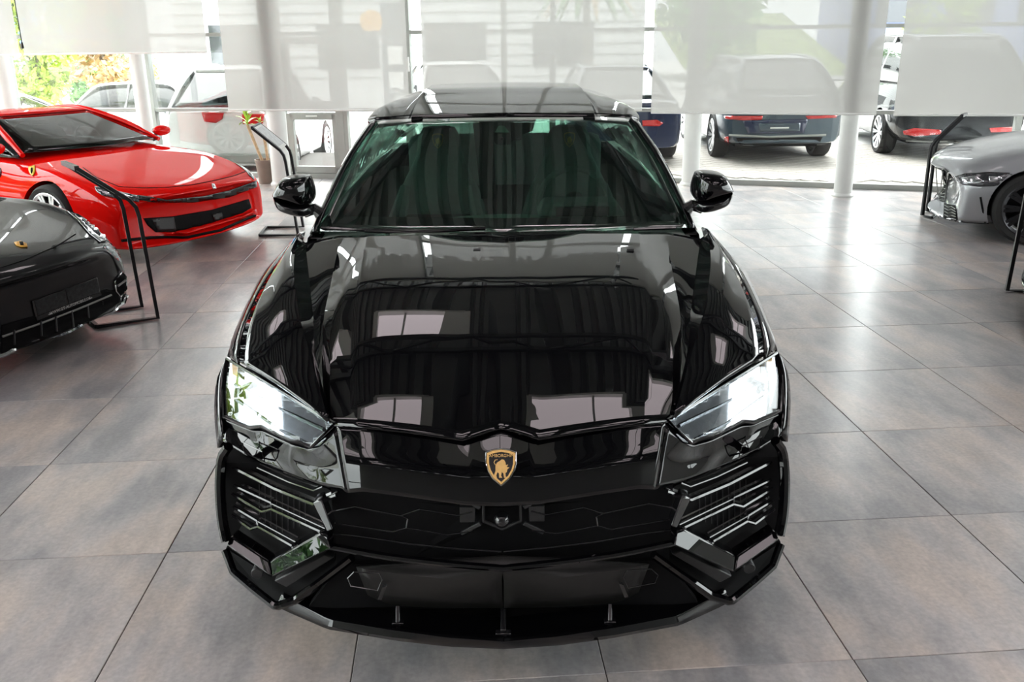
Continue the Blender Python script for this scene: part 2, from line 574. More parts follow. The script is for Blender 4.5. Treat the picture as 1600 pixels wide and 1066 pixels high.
# columns in front of the glass
def column(px, s, r, label):
    b = at_z(px, hor(px) + s, 0.0)
    mb = MB().lathe([(r, 0.0), (r, CEIL)], 28, c=(b.x, b.y, 0))
    o = mb.build('steel_column', M['pillar'], None)
    pl = MB().lathe([(r + 0.025, 0.0), (r + 0.025, 0.02), (r + 0.006, 0.045)], 28, c=(b.x, b.y, 0)).build('foot_collar', M['pillar'], o)
    setp(o, label, 'column', 'round columns along the glass front')
    return o
column(1316, 241, 0.112, 'round pale steel column left of the silver car')
column(1078, 221, 0.118, 'round pale steel column beside the right door mirror of the black car')
column(441, 214, 0.135, 'round grey steel column right behind the potted plant')
column(239, 205, 0.105, 'round white steel column behind the red car bonnet mirror')
column(33, 203, 0.125, 'leftmost round white steel column behind the red car roof')
column(1607, 249, 0.14, 'rightmost round white steel column behind the silver car')

# solid and glazed side walls
def wall(name, p, q, z0, z1, t=0.2, mt='plaster'):
    o = MB().bar(V((p[0], p[1], (z0 + z1) / 2)), V((q[0], q[1], (z0 + z1) / 2)), t, z1 - z0).build(name, M[mt], None, smooth=0)
    return setp(o, kind='structure')
fl = facade(-500)
wall('wall_left', (XL, YB), (XL, fl.y), 0.0, 0.12)
wall('wall_left_upper', (XL, YB), (XL, fl.y), 5.25, CEIL)
ys = [YB + 0.2 + (fl.y - YB - 0.2) * i / 8 for i in range(9)]
for a, b in zip(ys, ys[1:]):
    glazing(V((XL, a, 0)), V((XL, b, 0)), [0.12, 2.1, 5.2], 0.08)
fr_ = facade(1900)
M['light_wall'] = pm('light_painted_wall', (0.74, 0.74, 0.73), 0.8, noise=0.03, nscale=3, bump=0.05)
wall('wall_right', (XR, YB), (XR, fr_.y), 0.0, 2.2, mt='light_wall')
wall('wall_right_upper', (XR, YB), (XR, fr_.y), 4.9, CEIL, mt='light_wall')
ys = [YB + 0.2 + (fr_.y - YB - 0.2) * i / 6 for i in range(7)]
for a, b in zip(ys, ys[1:]):
    glazing(V((XR, a, 0)), V((XR, b, 0)), [2.2, 3.4, 4.85], 0.10)
wall('wall_back', (XL, YB), (XR, YB), 0.0, CEIL)
wall('wall_front_upper', (fl.x - 0.2, fl.y + 0.12), (fr_.x, fl.y + 0.12), CEIL - 0.02, CEIL + 0.3)

# ceiling: trapezoid sheets with skylights between steel trusses
sky_rects = [(-2.45, 8.0, -0.8, 9.2), (-6.4, 8.0, -4.6, 9.2), (5.6, 8.0, 7.2, 9.2),
             (-2.3, 4.75, -0.95, 5.6), (0.3, 4.75, 1.9, 5.6), (3.7, 5.7, 5.2, 6.9), (-6.4, 4.75, -5.0, 6.0), (7.4, 4.75, 9.0, 6.0)]  # outermost pair in this row added for room light, clear of the bonnet reflections
for y0 in (-5.8, -3.2, -0.4):  # unseen skylight rows above and behind the camera, added to brighten the room
    for x0 in (-7.4, -4.2, -1.0, 2.2, 5.4):
        sky_rects.append((x0, y0, x0 + 1.6, y0 + 1.5))
dk = MB()
yb = sorted({YB, 14.6} | {r[1] for r in sky_rects} | {r[3] for r in sky_rects})
pitch = 0.32
nx = int((XR - XL + 1) / pitch)
for y0, y1 in zip(yb, yb[1:]):
    for i in range(nx):
        x = XL - 0.4 + i * pitch
        if any(r[0] < x + pitch / 2 < r[2] and r[1] <= (y0 + y1) / 2 <= r[3] for r in sky_rects): continue
        prof = [(0, 0.09), (0.10, 0.09), (0.13, 0.0), (0.28, 0.0), (0.32, 0.09)]
        for (xa, za), (xb, zb) in zip(prof, prof[1:]):
            n = len(dk.v)
            dk.v += [V((x + xa, y0, CEIL + za)), V((x + xb, y0, CEIL + zb)), V((x + xb, y1, CEIL + zb)), V((x + xa, y1, CEIL + za))]
            dk.f.append([n, n + 1, n + 2, n + 3])
o = dk.build('ceiling', M['deck'], None, smooth=0, weld=0)
setp(o, kind='structure')
M['skylight'] = glass('skylight_sheet', (0.58, 0.54, 0.55), 0.05)
for r in sky_rects:
    win_no[0] += 1
    f = MB()
    cx, cy = (r[0] + r[2]) / 2, (r[1] + r[3]) / 2
    w, l = r[2] - r[0], r[3] - r[1]
    for sx in (-1, 1):
        f.box((cx + sx * (w / 2 - 0.03), cy, CEIL + 0.06), (0.22, l, 0.18))
        f.box((cx, cy + sx * (l / 2), CEIL + 0.06), (w, 0.08, 0.18))
    f.box((cx, cy, CEIL + 0.08), (0.04, l, 0.05))
    o = f.build('window_%d' % win_no[0], M['white'], None, smooth=0)
    setp(o, kind='structure')
    MB().box((cx, cy, CEIL + 0.16), (w + 0.2, l + 0.1, 0.01)).build('pane', M['skylight'], o, smooth=0)
for k, y in enumerate((-4.0, -1.0, 3.2, 7.2, 11.1)):
    tb = MB()
    x0, x1 = XL + 0.1, XR - 0.1
    tb.bar((x0, y, CEIL - 0.1), (x1, y, CEIL - 0.1), 0.14, 0.12)
    tb.bar((x0, y, CEIL - 0.75), (x1, y, CEIL - 0.75), 0.12, 0.10)
    n = 18
    for i in range(n):
        xa = x0 + (x1 - x0) * i / n
        xb = x0 + (x1 - x0) * (i + 1) / n
        za, zb = (CEIL - 0.1, CEIL - 0.75) if i % 2 else (CEIL - 0.75, CEIL - 0.1)
        tb.bar((xa, y, za), (xb, y, zb), 0.07, 0.07)
    o = tb.build('trim_%d' % (k + 1), M['steel_dark'], None, smooth=0)
    setp(o, kind='structure', label='dark steel lattice truss under the roof sheets')

# roller blinds
def blind(pa, pb, py_a, py_b, label, cord=None, dist=0.80):
    A, B = facade(pa), facade(pb)
    d = (B - A).normalized()
    n = V((d.y, -d.x, 0))
    off = n * dist
    a = at_plane(pa, py_a, A + off, n)
    b = at_plane(pb, py_b, A + off, n)
    zt = CEIL - 0.22
    root = empty('roller_blind', ((a.x + b.x) / 2, (a.y + b.y) / 2, 0), 0, label, 'blind', 'roller blinds along the glass front')
    o0 = root.location.copy()
    vs, rows = [], []
    for i in range(13):
        t = i / 12
        q = a.lerp(b, t)
        w = 0.004 * math.sin(9 * t + pa)
        rows.append([V((q.x, q.y, q.z + (zt - q.z) * k / 6)) + n * w - o0 for k in range(7)])
    v, f = grid_mesh(rows)
    mk('fabric', v, f, M['blind'], root)
    bb = MB().tube([a - o0, b - o0], 0.014, 8)
    bb.build('bottom_bar', M['white'], root)
    tb = MB().tube([V((a.x, a.y, zt)) - o0, V((b.x, b.y, zt)) - o0], 0.05, 12)
    tb.build('roller_tube', M['alu'], root)
    if cord:
        c = at_plane(*cord, A + n * (dist + .08), n)
        cc = MB().tube([V((c.x, c.y, zt)) - o0, c - o0], 0.007, 6)
        cc.add(*(lambda q: (q.v, q.f))(MB().lathe([(0.0, -0.09), (0.02, -0.08), (0.012, 0.0)], 8, c=c - o0)))
        cc.build('pull_cord', M['black_metal'], root)
    return root
blind(-420, 31, 86.5, 86.0, 'leftmost cream roller blind ending at the pull cord')
blind(38, 324, 85.0, 81.5, 'half raised cream roller blind above the red car roof', cord=(34, 66))
blind(357, 640, 172.0, 172.0, 'lowered cream roller blind above the potted plant and stand')
blind(663, 1003, 172.0, 171.5, 'lowered cream roller blind right behind the black car roof')
blind(1017, 1369, 176.0, 178.5, 'lowered cream roller blind in front of the parked blue-grey car')
blind(1396, 1760, 179.5, 180.5, 'rightmost cream roller blind above the silver car')
# ------------------------------------------------------------------ the black super SUV in the middle
# Positions are metric, in the car's own frame: x to the side, y back from the nose tip, z up.
A0 = at_z(786.5, 1012, 0.24)
A1 = at_z(786, 160, 1.60)
CYAW = math.atan2(-(A1.x - A0.x), A1.y - A0.y)
suv = empty('suv', (A0.x, A0.y, 0), CYAW, 'gloss black SUV with a gold bull shield, front and centre on the tiles', 'car')
SUV_M = Matrix.Translation((A0.x, A0.y, 0)) @ Matrix.Rotation(CYAW, 4, 'Z')
SUV_I = SUV_M.inverted()
_o = SUV_I @ CAM
def _d(px, py):
    return SUV_I.to_3x3() @ ray(px, py)
def _s(p):
    return V((abs(p.x), p.y, p.z))
def Zp(px, py, z):
    d = _d(px, py)
    return _s(_o + d * ((z - _o.z) / d.z))
def Yp(px, py, y):
    d = _d(px, py)
    return _s(_o + d * ((y - _o.y) / d.y))
def Pp(px, py, p, q):
    """on the upright plane through p and q (given for the side the pixel lies on)"""
    d = _d(px, py)
    sg = -1 if (px < 787) else 1
    a, b = V((p[0] * sg, p[1])), V((q[0] * sg, q[1]))
    n = V((-(b.y - a.y), b.x - a.x, 0))
    return _s(_o + d * ((V((a.x, a.y, 0)) - _o).dot(n) / d.dot(n)))
HOOD = [(-0.2, 0.74), (0.02, 0.81), (0.14, 0.85), (0.3, 0.905), (0.5, 0.962), (0.8, 1.030), (1.05, 1.064), (1.4, 1.099), (1.65, 1.118), (2.1, 1.142)]
def hood_z(y):
    for (a, za), (b, zb) in zip(HOOD, HOOD[1:]):
        if y <= b:
            return za + (zb - za) * (y - a) / (b - a)
    return HOOD[-1][1]
def Cp(px, py, off=0.0):
    d = _d(px, py)
    lo, hi = 1.5, 5.0
    f = lambda t: (_o + d * t).z - hood_z((_o + d * t).y) - off
    for _ in range(50):
        mid = (lo + hi) / 2
        if f(mid) > 0: lo = mid
        else: hi = mid
    return _s(_o + d * lo)

PB, TB, VOID = M['paint_black'], M['trim_black'], M['void']

def both(lines, name, mat, N=24, K=4, bulge=None, t=0.008, smooth=28, join=True, lin=False, parent=None):
    """skin between neighbouring long lines on the right half, mirrored to the left; one panel or a left and a right one"""
    par = parent or suv
    Ls = [(linres if lin else catmull)(l, N) for l in lines]
    cols = []
    for i, (a, b) in enumerate(zip(Ls, Ls[1:])):
        bg = bulge[i] if bulge else 0.0
        for k in range(K + (1 if i == len(Ls) - 2 else 0)):
            s_ = k / K
            cols.append([a[j].lerp(b[j], s_) + V((0, -0.4, 0.9)) * (bg * 4 * s_ * (1 - s_)) for j in range(N)])
    if join:
        full = [[mx(p) for p in c] for c in cols[:0:-1]] + cols
        for p in full[len(cols) - 1]: p.x = 0
        v, f = grid_mesh(full)
        return [skin(mk(name, v, f, mat, par, smooth), t)]
    out = []
    for sg in (1, -1):
        cc = cols if sg > 0 else [[mx(p) for p in c] for c in cols]
        v, f = grid_mesh(cc)
        out.append(skin(mk(name, v, f, mat, par, smooth), t))
    return out

def two(fn):
    """build a part on the right and its mirror image on the left"""
    for sg in (1, -1):
        fn(lambda p: V(p) if sg > 0 else mx(p), sg)

# --- bonnet
L0 = [Cp(787, 671), Cp(787, 600), Cp(787, 520), Cp(787, 450), Cp(787, 400), Cp(787, 364)]
Ld = [Cp(842, 688), Cp(848, 605), Cp(852, 520), Cp(852, 450), Cp(850, 400), Cp(848, 364)]
L1 = [Cp(1006, 664, -.008), Cp(1008, 590, -.008), Cp(1008, 520, -.008), Cp(1007, 450, -.006), Cp(1002, 400, -.004), Cp(997, 363)]
R1 = [Cp(1046, 661, -.035), Cp(1050, 600, -.035), Cp(1049, 535, -.032), Cp(1039, 472, -.026), Cp(1022, 428, -.015), Cp(1001, 364, -.004)]
RM = [Cp(1049, 657, -.045), Cp(1058, 597, -.048), Cp(1064, 540, -.05), Cp(1062, 488, -.05), Cp(1052, 435, -.042), Cp(1040, 364, -.02)]
R2i = [Cp(1051, 655, -.036), Cp(1066, 594, -.035), Cp(1077, 540, -.035), Cp(1080, 490, -.035), Cp(1086, 440, -.035), Cp(1095, 374, -.02)]
R2o = [Cp(1054, 652, -.012), Cp(1071, 592, 0), Cp(1089, 528, .012), Cp(1103, 475, .015), Cp(1111, 410, .015), Cp(1106, 366, 0)]
RQ = [Cp(1115, 606, -.016), Cp(1126, 566, -.008), Cp(1137, 512, 0), Cp(1137, 458, .004), Cp(1128, 405, .006), Cp(1107, 364.5, -.004)]
L4 = [Cp(1192, 558, -.055), Cp(1190, 530, -.046), Cp(1180, 490, -.036), Cp(1163, 450, -.03), Cp(1141, 412, -.022), Cp(1109, 363, -.015)]
both([L0, Ld, L1, R1, RM, R2i, R2o, RQ, L4], 'bonnet', PB, 40, 4, [.002, .004, .0, 0.0, 0, 0, .002, .004], smooth=14)

# --- fenders and flanks
def fender(mp, sg):
    top = [p + V((.006, 0, -.008)) for p in L4]
    sil = [Zp(357, 556, .86), Zp(367, 522, .895), Zp(386, 477, .935), Zp(411, 430, .985), Zp(441, 395, 1.03), Zp(476, 362, 1.075)]
    t_, s_ = catmull(top, 24), catmull(sil, 24)
    m_ = [V((b.x + .014, b.y, b.z - .10)) for b in s_]
    arch = lambda y: .37 + math.sqrt(max(0.0, .43 ** 2 - (y - 1.0) ** 2)) if abs(y - 1.0) < .43 else .30
    low = [V((m.x + .012, m.y, min(m.z - .04, arch(m.y)))) for m in m_]
    cols = [t_, [a.lerp(b, .5) + V((0, 0, .008)) for a, b in zip(t_, s_)], s_, [a.lerp(b, .5) + V((.006, 0, .01)) for a, b in zip(s_, m_)], m_, [a.lerp(b, .5) + V((.004, 0, 0)) for a, b in zip(m_, low)], low]
    v, f = grid_mesh([[mp(p) for p in c] for c in cols])
    skin(mk('fender', v, f, PB, suv, 35), .008)
    # front corner of the fender, wrapping round the outer end of the lamp down to the bumper
    e0 = [Zp(357, 556, .86), Zp(349, 585, .82), Zp(346, 620, .78), Zp(347, 655, .74), Zp(350, 690, .68)]
    e1 = [s_[0], Zp(341, 590, .80), Zp(336.5, 625, .745), Zp(337, 660, .70), Zp(341, 700, .645)]
    e2 = [m_[0], m_[0] + V((-.004, 0, -.06)), V((m_[0].x - .012, m_[0].y - .02, .66)), V((m_[0].x - .025, m_[0].y - .05, .60)), V((m_[0].x - .04, m_[0].y - .08, .55))]
    v, f = grid_mesh([[mp(p) for p in catmull(c, 10)] for c in (e0, e1, e2)])
    skin(mk('fender_corner', v, f, PB, suv, 50), .006)
    # doors and rear flank
    z1 = [V((.90 + .004 * min(k, 6) - .02 * max(0, k - 6), 1.78 + k * .327, 1.05 + .012 * k)) for k in range(10)]
    side = [[V((p.x - .06, p.y, p.z)) for p in z1], z1, [V((p.x + .055, p.y, .80)) for p in z1], [V((p.x + .05, p.y, .55 if abs(p.y - 4.0) > .42 else .80)) for p in z1], [V((p.x + .03, p.y, .30 if abs(p.y - 4.0) > .42 else .78)) for p in z1]]
    v, f = grid_mesh([[mp(p) for p in c] for c in side])
    skin(mk('door_side', v, f, PB, suv, 40), .01)
two(fender)
# tail
v, f = grid_mesh([[V((x, 4.72 + .32 * (1 - (x / .95) ** 2) * (.35 if z > 1.0 else 1), z)) for x in [-.94 + .188 * i for i in range(11)]] for z in (.35, .6, .9, 1.1, 1.16)])
skin(mk('tailgate', v, f, PB, suv, 50), .01)

# --- dark inner body that closes the gaps behind the panels
ib = MB()
ib.prism([V((-.88, y, z)) for y, z in ((.34, .30), (.34, .66), (.62, .78), (1.3, .90), (2.0, .98), (4.6, 1.0), (4.6, .30))], (1.76, 0, 0))
ib.prism([V((-.50, y, z)) for y, z in ((.17, .36), (.17, .70), (.36, .78), (.36, .36))], (1.0, 0, 0))
ib.build('underbody', VOID, suv, smooth=0)

# --- nose panel below the bonnet
N0 = [Yp(787, 674, .155), Yp(787, 700, .125), Yp(787, 735, .085), Yp(787, 765, .06), Yp(787, 791, .04)]
N1 = [Yp(732, 690, .14), Yp(731, 712, .115), Yp(730, 740, .085), Yp(728, 765, .065), Yp(725, 789, .05)]
N2 = [Yp(566, 669, .175), Yp(567, 690, .15), Yp(567, 720, .115), Yp(568, 745, .095), Yp(569, 768, .08)]
N3 = [Yp(527, 667, .19), Yp(531, 690, .165), Yp(536, 720, .13), Yp(541, 748, .108), Yp(545, 770, .092)]
both([N0, N1, N2, N3], 'nose_panel', PB, 16, 6, [.0, .002, 0], smooth=14)

# --- headlamps
def on(p, q, s_): return V(p).lerp(V(q), s_)
HO = [(356, 561), (524, 663.5), (488, 699), (470, 692), (455, 690), (432, 680), (408, 667), (392, 669), (352, 652), (350, 610)]
def lampz(px, py):
    """lamp surface: a plane leaning back through three measured corners"""
    return at_lamp(px, py)
_a, _b, _c = Zp(356, 561, .872), Zp(524, 663.5, .845), Zp(398, 669, .755)
_n = (_b - _a).cross(_c - _a).normalized()
def LP(px, py, off=0.0):
    d = _d(px, py)
    n = V((-_n.x, _n.y, _n.z)) if px < 787 else _n
    a = mx(_a) if px < 787 else _a
    t = ((a - _o).dot(n)) / d.dot(n)
    p = _o + d * t
    nn = n if n.y < 0 else -n
    return _s(p + nn * off)
def fill2d(poly, step, fn, holes=()):
    """triangulated sheet over a pixel polygon, each point lifted to 3D by fn"""
    pts = [V((p[0], p[1])) for p in poly]
    n = len(pts)
    ed = []
    dense = []
    for i in range(n):
        a, b = pts[i], pts[(i + 1) % n]
        k = max(1, int((b - a).length / step))
        dense += [a.lerp(b, j / k) for j in range(k)]
    n = len(dense)
    x0, x1 = min(p.x for p in dense), max(p.x for p in dense)
    y0, y1 = min(p.y for p in dense), max(p.y for p in dense)
    grid = []
    yy = y0 + step * .5
    while yy < y1:
        xx = x0 + step * .5
        while xx < x1:
            grid.append(V((xx, yy)))
            xx += step
        yy += step
    vs, es, fs, *_ = delaunay_2d_cdt(dense + grid, [(i, (i + 1) % n) for i in range(n)], [list(range(n))], 1, 1e-4)
    return [fn(v.x, v.y) for v in vs], [list(f) for f in fs]
def lamp(mp, sg):
    def cv(px, py):     # gently domed lens
        e = min(1, max(0, (px - 345) / 180))
        return LP(px, py, .012 * (1 - abs(2 * e - 1)))
    vs, fs = fill2d(HO, 9, cv)
    back = [mp(p + V((0, .03, -.012))) for p in vs]
    o = mk('headlamp', back, fs, M['lamp_silver'], suv, 40)
    skin(mk('lens', [mp(p) for p in vs], fs, M['lamp_glass'], o, 40), .003)
    # dark blades inside the lamp, and the little amber marker at its outer end
    b = MB()
    for q in ([(362, 598), (440, 640), (500, 668)], [(362, 620), (430, 668), (478, 692)]):
        b.tube([mp(LP(px, py, -.016)) for px, py in q], .006, 6)
    b.tube([mp(LP(px, py, -.010)) for px, py in ((390, 597), (372, 606), (374, 616))], .010, 6)
    b.build('lamp_blade', M['lamp_dark'], o)
    MB().prism([mp(LP(px, py, -.004)) for px, py in ((361, 568), (370, 573), (369, 588), (362, 584))], (0, .01, 0)).build('marker', M['orange'], o)
    # black seal round the lamp
    MB().tube([mp(LP(px, py, .004)) for px, py in HO], .0065, 6, closed=True).build('seal', TB, o)
two(lamp)

# --- body-coloured corner below the lamps
CU = [Zp(350, 655, .735), Zp(392, 672, .750), Zp(408, 670, .755), Zp(455, 692, .762), Zp(487, 702, .765), Zp(527, 669, .84)]
CM = [Zp(350, 664, .715), Zp(385, 683, .715), Zp(410, 697, .712), Zp(455, 722, .708), Zp(494, 728, .715), Zp(537, 726, .748)]
CL = [Zp(349, 690, .689), Zp(383, 713, .673), Zp(408, 724, .669), Zp(448, 740, .666), Zp(494, 756, .670), Zp(545, 770, .681)]
def corner(mp, sg):
    cols = []
    for a, b, n in ((CU, CM, 5), (CM, CL, 5)):
        for k in range(n if b is CM else n + 1):
            cols.append([mp(p.lerp(q, k / n)) for p, q in zip(linres(a, 30), linres(b, 30))])
    v, f = grid_mesh(cols)
    o = skin(mk('bumper_corner', v, f, PB, suv, 22), .006)
    q = [Zp(px, py, z) + V((.008, -.022, 0)) for px, py, z in ((386, 686, .722), (417, 701, .72), (421, 716, .69), (390, 703, .695))]
    w = MB().tube([mp(p) for p in q], .0022, 5, closed=True)
    w.build('washer_cover', TB, suv)
two(corner)

# --- side intakes
_ia, _ib, _ic = V((.90, .26, .41)), V((.93, .37, .69)), V((.50, .09, .60))
_in = (_ib - _ia).cross(_ic - _ia).normalized()
if _in.y < 0: _in = -_in
def IP(px, py, off=0.0):
    """on the leaning plane of the side intakes; off > 0 lies deeper"""
    d = _d(px, py)
    left = px < 787
    n = mx(_in) if left else _in
    a = mx(_ia) if left else _ia
    p = _o + d * ((a + n * off - _o).dot(n) / d.dot(n))
    return _s(p)
def intake(mp, sg):
    op = [(352, 700), (372, 706), (440, 737), (512, 764), (528, 775), (514, 833), (500, 836), (421, 880), (360, 842), (350, 760)]
    bk = MB().prism([mp(IP(px, py, .09)) for px, py in op], V((0, .02, 0)))
    o = bk.build('side_grille', VOID, suv, smooth=0)
    # outer upright edge of the bumper
    ed = [IP(357, 698, -.01), IP(347, 716, .0), IP(344, 760, .0), IP(347, 810, 0), IP(354, 846, -.005)]
    r_ = MB().tube([mp(p) for p in catmull(ed, 16)], .016, 8)
    r_.build('bumper_edge', PB, suv)
    # blades across the opening
    sl = [([(365, 731), (430, 764), (490, 788), (526, 774)], .013, .012),
          ([(402, 731), (450, 753), (490, 767), (504, 761)], .006, .012),
          ([(363, 772), (410, 800), (425, 796), (502, 831)], .011, .012), ([(366, 759), (424, 786), (425, 797)], .010, .012),
          ([(424, 787), (508, 826)], .006, .01),
          ([(362, 805), (392, 827), (404, 823), (457, 853)], .011, .012), ([(365, 792), (402, 814), (404, 824)], .010, .012),
          ([(403, 815), (462, 847)], .006, .01)]
    for pts, h, dpt in sl:
        s = MB()
        P3 = [mp(IP(px, py, .035)) for px, py in pts]
        s.tube(P3, h * .5, 6)
        s.tube([p + V((0, .03, -.004)) for p in P3], h * .5, 4)
        s.build('grille_blade', TB, o)
    # fine radiator fins deep inside
    s = MB()
    for k in range(9):
        x = 405 + k * 9
        s.bar(mp(IP(x, 745 + k * 4, .085)), mp(IP(x, 835 - abs(k - 3) * 3, .085)), .0025, .0025)
    s.build('radiator_fin', M['plastic'], o)
    # upright between side intake and middle grille
    d = MB().prism([mp(IP(px, py, .0)) for px, py in ((488, 786), (502, 781), (520, 828), (511, 832))], V((0, .05, 0)))
    d.build('intake_divider', TB, suv, bevel=.004)
two(intake)

# --- big angled blades below the intakes, joined by the middle bar
def ypart(mp, sg):
    def q(px, py, z=None, off=0.0): return IP(px, py, off)
    a = [q(362, 838, None, .010), q(421, 877, None, .010), q(424, 903, None, -.008), q(353, 853, None, -.008)]
    b = [q(421, 877, None, .010), q(500, 833, None, .010), q(513, 837, None, .010), q(516, 859, None, -.008), q(424, 903, None, -.008)]
    s = MB()
    s.prism([mp(p + V((0, 0, 0))) for p in a], V((0, .06, -.01)))
    o = s.build('blade_outer', PB, suv, smooth=20, bevel=.006)
    s = MB()
    s.prism([mp(p + V((0, 0, 0))) for p in b], V((0, .06, -.01)))
    s.build('blade_inner', PB, suv, smooth=20, bevel=.006)
    # lower loop that runs from the outer edge round the corner up to the bar
    lp = [Zp(352, 860, .41), Zp(365, 894, .36), Zp(398, 922, .32), Zp(431, 948, .29), Zp(462, 938, .31), Zp(508, 904, .39), Zp(550, 872, .47)]
    s = MB().tube([mp(p) for p in linres(lp, 40)], .013, 8)
    s.build('lower_loop', PB, suv)
    pan = MB().prism([mp(p) for p in [Zp(353, 857, .37), Zp(424, 902, .32), Zp(516, 858, .42), Zp(547, 871, .42), Zp(462, 938, .265), Zp(431, 948, .245), Zp(365, 895, .315)]], V((0, .02, 0)))
    pan.build('lower_intake', VOID, suv, smooth=0)
    p = Zp(398, 904, .36) + V((0, .025, 0))
    s = MB().lathe([(.0, -.004), (.016, -.004), (.019, 0.0), (.019, .03)], 20, 'Y', mp(p))
    s.build('parking_sensor', M['plastic'], suv)
    p0 = [Zp(px, py, z) + V((0, .02, 0)) for px, py, z in ((425, 915, .36), (505, 872, .445), (520, 878, .44), (445, 925, .335))]
    MB().prism([mp(p) for p in p0], V((0, .03, 0))).build('lower_shelf', M['plastic'], suv, bevel=.004)
two(ypart)
B0 = [Yp(787, 888, .045), Yp(700, 881, .06), Yp(600, 869, .085), Yp(513, 853, .115)]
bar_pts = [mx(p) for p in catmull(B0, 14)[:0:-1]] + catmull(B0, 14)
s = MB().tube(bar_pts, .010, 8)
s.build('grille_bar', PB, suv)
def rib(px_pts, r, yofs=0.0, name='grille_rib', mat=None, mirror=True):
    for sg in (1, -1) if mirror else (1,):
        P3 = []
        for px, py in px_pts:
            xx = abs(px - 787) / 520
            p = Yp(px, py, .075 + .13 * xx * xx * 1.6 + yofs)
            P3.append(p if sg > 0 else mx(p))
        MB().tube(P3, r, 6).build(name, mat or TB, suv)
UG = [Yp(787, 793, .16), Yp(650, 786, .17), Yp(545, 773, .20), Yp(505, 800, .22), Yp(514, 850, .20), Yp(640, 872, .17), Yp(787, 886, .15)]
vs = UG + [mx(p) for p in UG[-2:0:-1]]
MB().prism(vs, V((0, .02, 0))).build('upper_grille', VOID, suv, smooth=0)
rib([(515, 800), (555, 792), (626, 806), (656, 796)], .0028)
rib([(524, 818), (614, 831), (635, 825), (637, 811), (626, 806)], .0028)
rib([(524, 818), (514, 801)], .0028)
rib([(656, 796), (715, 806), (738, 800)], .0022)
rib([(635, 825), (700, 836), (738, 830)], .0022)
rib([(509, 833), (560, 838), (640, 850), (720, 858), (787, 862)], .003, .01)
# radar pod in the middle of the grille
pod = MB()
c = Yp(786, 812, .09)
c.x = 0
pod.ball(c, .024, 16, 10)
pod_o = pod.build('radar_dome', TB, suv, smooth=60)
pod = MB()
hx = [c + V((.062 * math.cos(a), .035, .052 * math.sin(a))) for a in [PI / 6 + PI / 3 * k for k in range(6)]]
pod.tube(hx, .006, 6, closed=True)
for sx in (-1, 1):
    pod.bar(c + V((sx * .062, .03, .02)), c + V((sx * .13, .05, .055)), .010, .012)
    pod.bar(c + V((sx * .062, .03, -.03)), c + V((sx * .12, .05, -.075)), .010, .012)
    pod.box(c + V((sx * .10, .05, -.005)), (.045, .03, .05))
pod.build('radar_bracket', M['plastic'], suv, bevel=.002)

# --- lower bumper face and splitter
F0 = [Yp(787, 893, .062), Yp(700, 889, .063), Yp(620, 880, .085), Yp(551, 871, .11)]
F1 = [Yp(787, 949, .10), Yp(690, 949, .10), Yp(612, 944, .115), Yp(575, 929, .125)]
both([catmull(F0, 12), catmull(F1, 12)], 'bumper_face', M['satin'], 12, 4, None, .006)
for sg in (1, -1):
    q = [Yp(px, py, .085) for px, py in ((553, 894), (592, 896), (597, 906), (590, 923), (548, 916), (543, 904))]
    q = [p if sg > 0 else mx(p) for p in q]
    MB().tube(q, .002, 5, closed=True).build('tow_cover', TB, suv)
    g = MB().prism([(lambda p: p if sg > 0 else mx(p))(Yp(px, py, .088)) for px, py in ((598, 915), (605, 912), (597, 934), (591, 933))], V((0, -.012, 0)))
    g.build('face_wedge', TB, suv, smooth=0)
S0 = [Zp(787, 1003, .262), Zp(700, 997, .262), Zp(608, 985, .262), Zp(515, 969, .262), Zp(464, 943, .275), Zp(440, 930, .285)]
S1 = [Zp(787, 1008, .247), Zp(700, 1002, .247), Zp(612, 993, .247), Zp(514, 976, .247), Zp(455, 949, .255), Zp(436, 938, .27)]
S2 = [Zp(787, 1013, .232), Zp(700, 1009, .232), Zp(620, 1000, .232), Zp(512, 982, .232), Zp(450, 955, .24), Zp(432, 946, .255)]
S3 = [p + V((0, .22, 0.02)) for p in S2]
S1 = [p + V((0, -.006, 0)) for p in S1]
SB = [p + V((0, .10, .004)) for p in S0]
both([SB, S0, S1, S2, S3], 'splitter', PB, 30, 3, None, .006, smooth=50, join=False) if False else None
def split(mp, sg):
    v, f = grid_mesh([[mp(p) for p in linres(c, 30)] for c in (SB, S0, S1, S2, S3)])
    return v, f
v1, f1 = split(lambda p: V(p), 1)
v2, f2 = split(mx, -1)
n = len(v1)
for p in v1 + v2:
    if abs(p.x) < .006: p.x = 0
skin(mk('splitter', v1 + v2, f1 + [[i + n for i in f] for f in f2], PB, suv, 40, weld=.002), .006)
lo = MB().prism([V((-.60, .15, .26)), V((.60, .15, .26)), V((.48, .15, .42)), V((-.48, .15, .42))], V((0, .03, 0)))
lo.build('lower_grille', VOID, suv, smooth=0)
for px, y0, y1, w in ((622, 947, 974, .012), (787, 952, 990, .016), (953, 945, 972, .012)):
    a, b = Yp(px, y0, .115), Zp(px, y1, .262)
    sg = -1 if px < 780 else (0 if px < 800 else 1)
    a.x *= sg; b.x *= sg
    MB().bar(a, b + V((0, .0, 0)), w, .03).bar(b + V((-w * 1.4, 0, .004)), b + V((w * 1.4, 0, .004)), .02, .006).build('splitter_strut', TB, suv, bevel=.002)

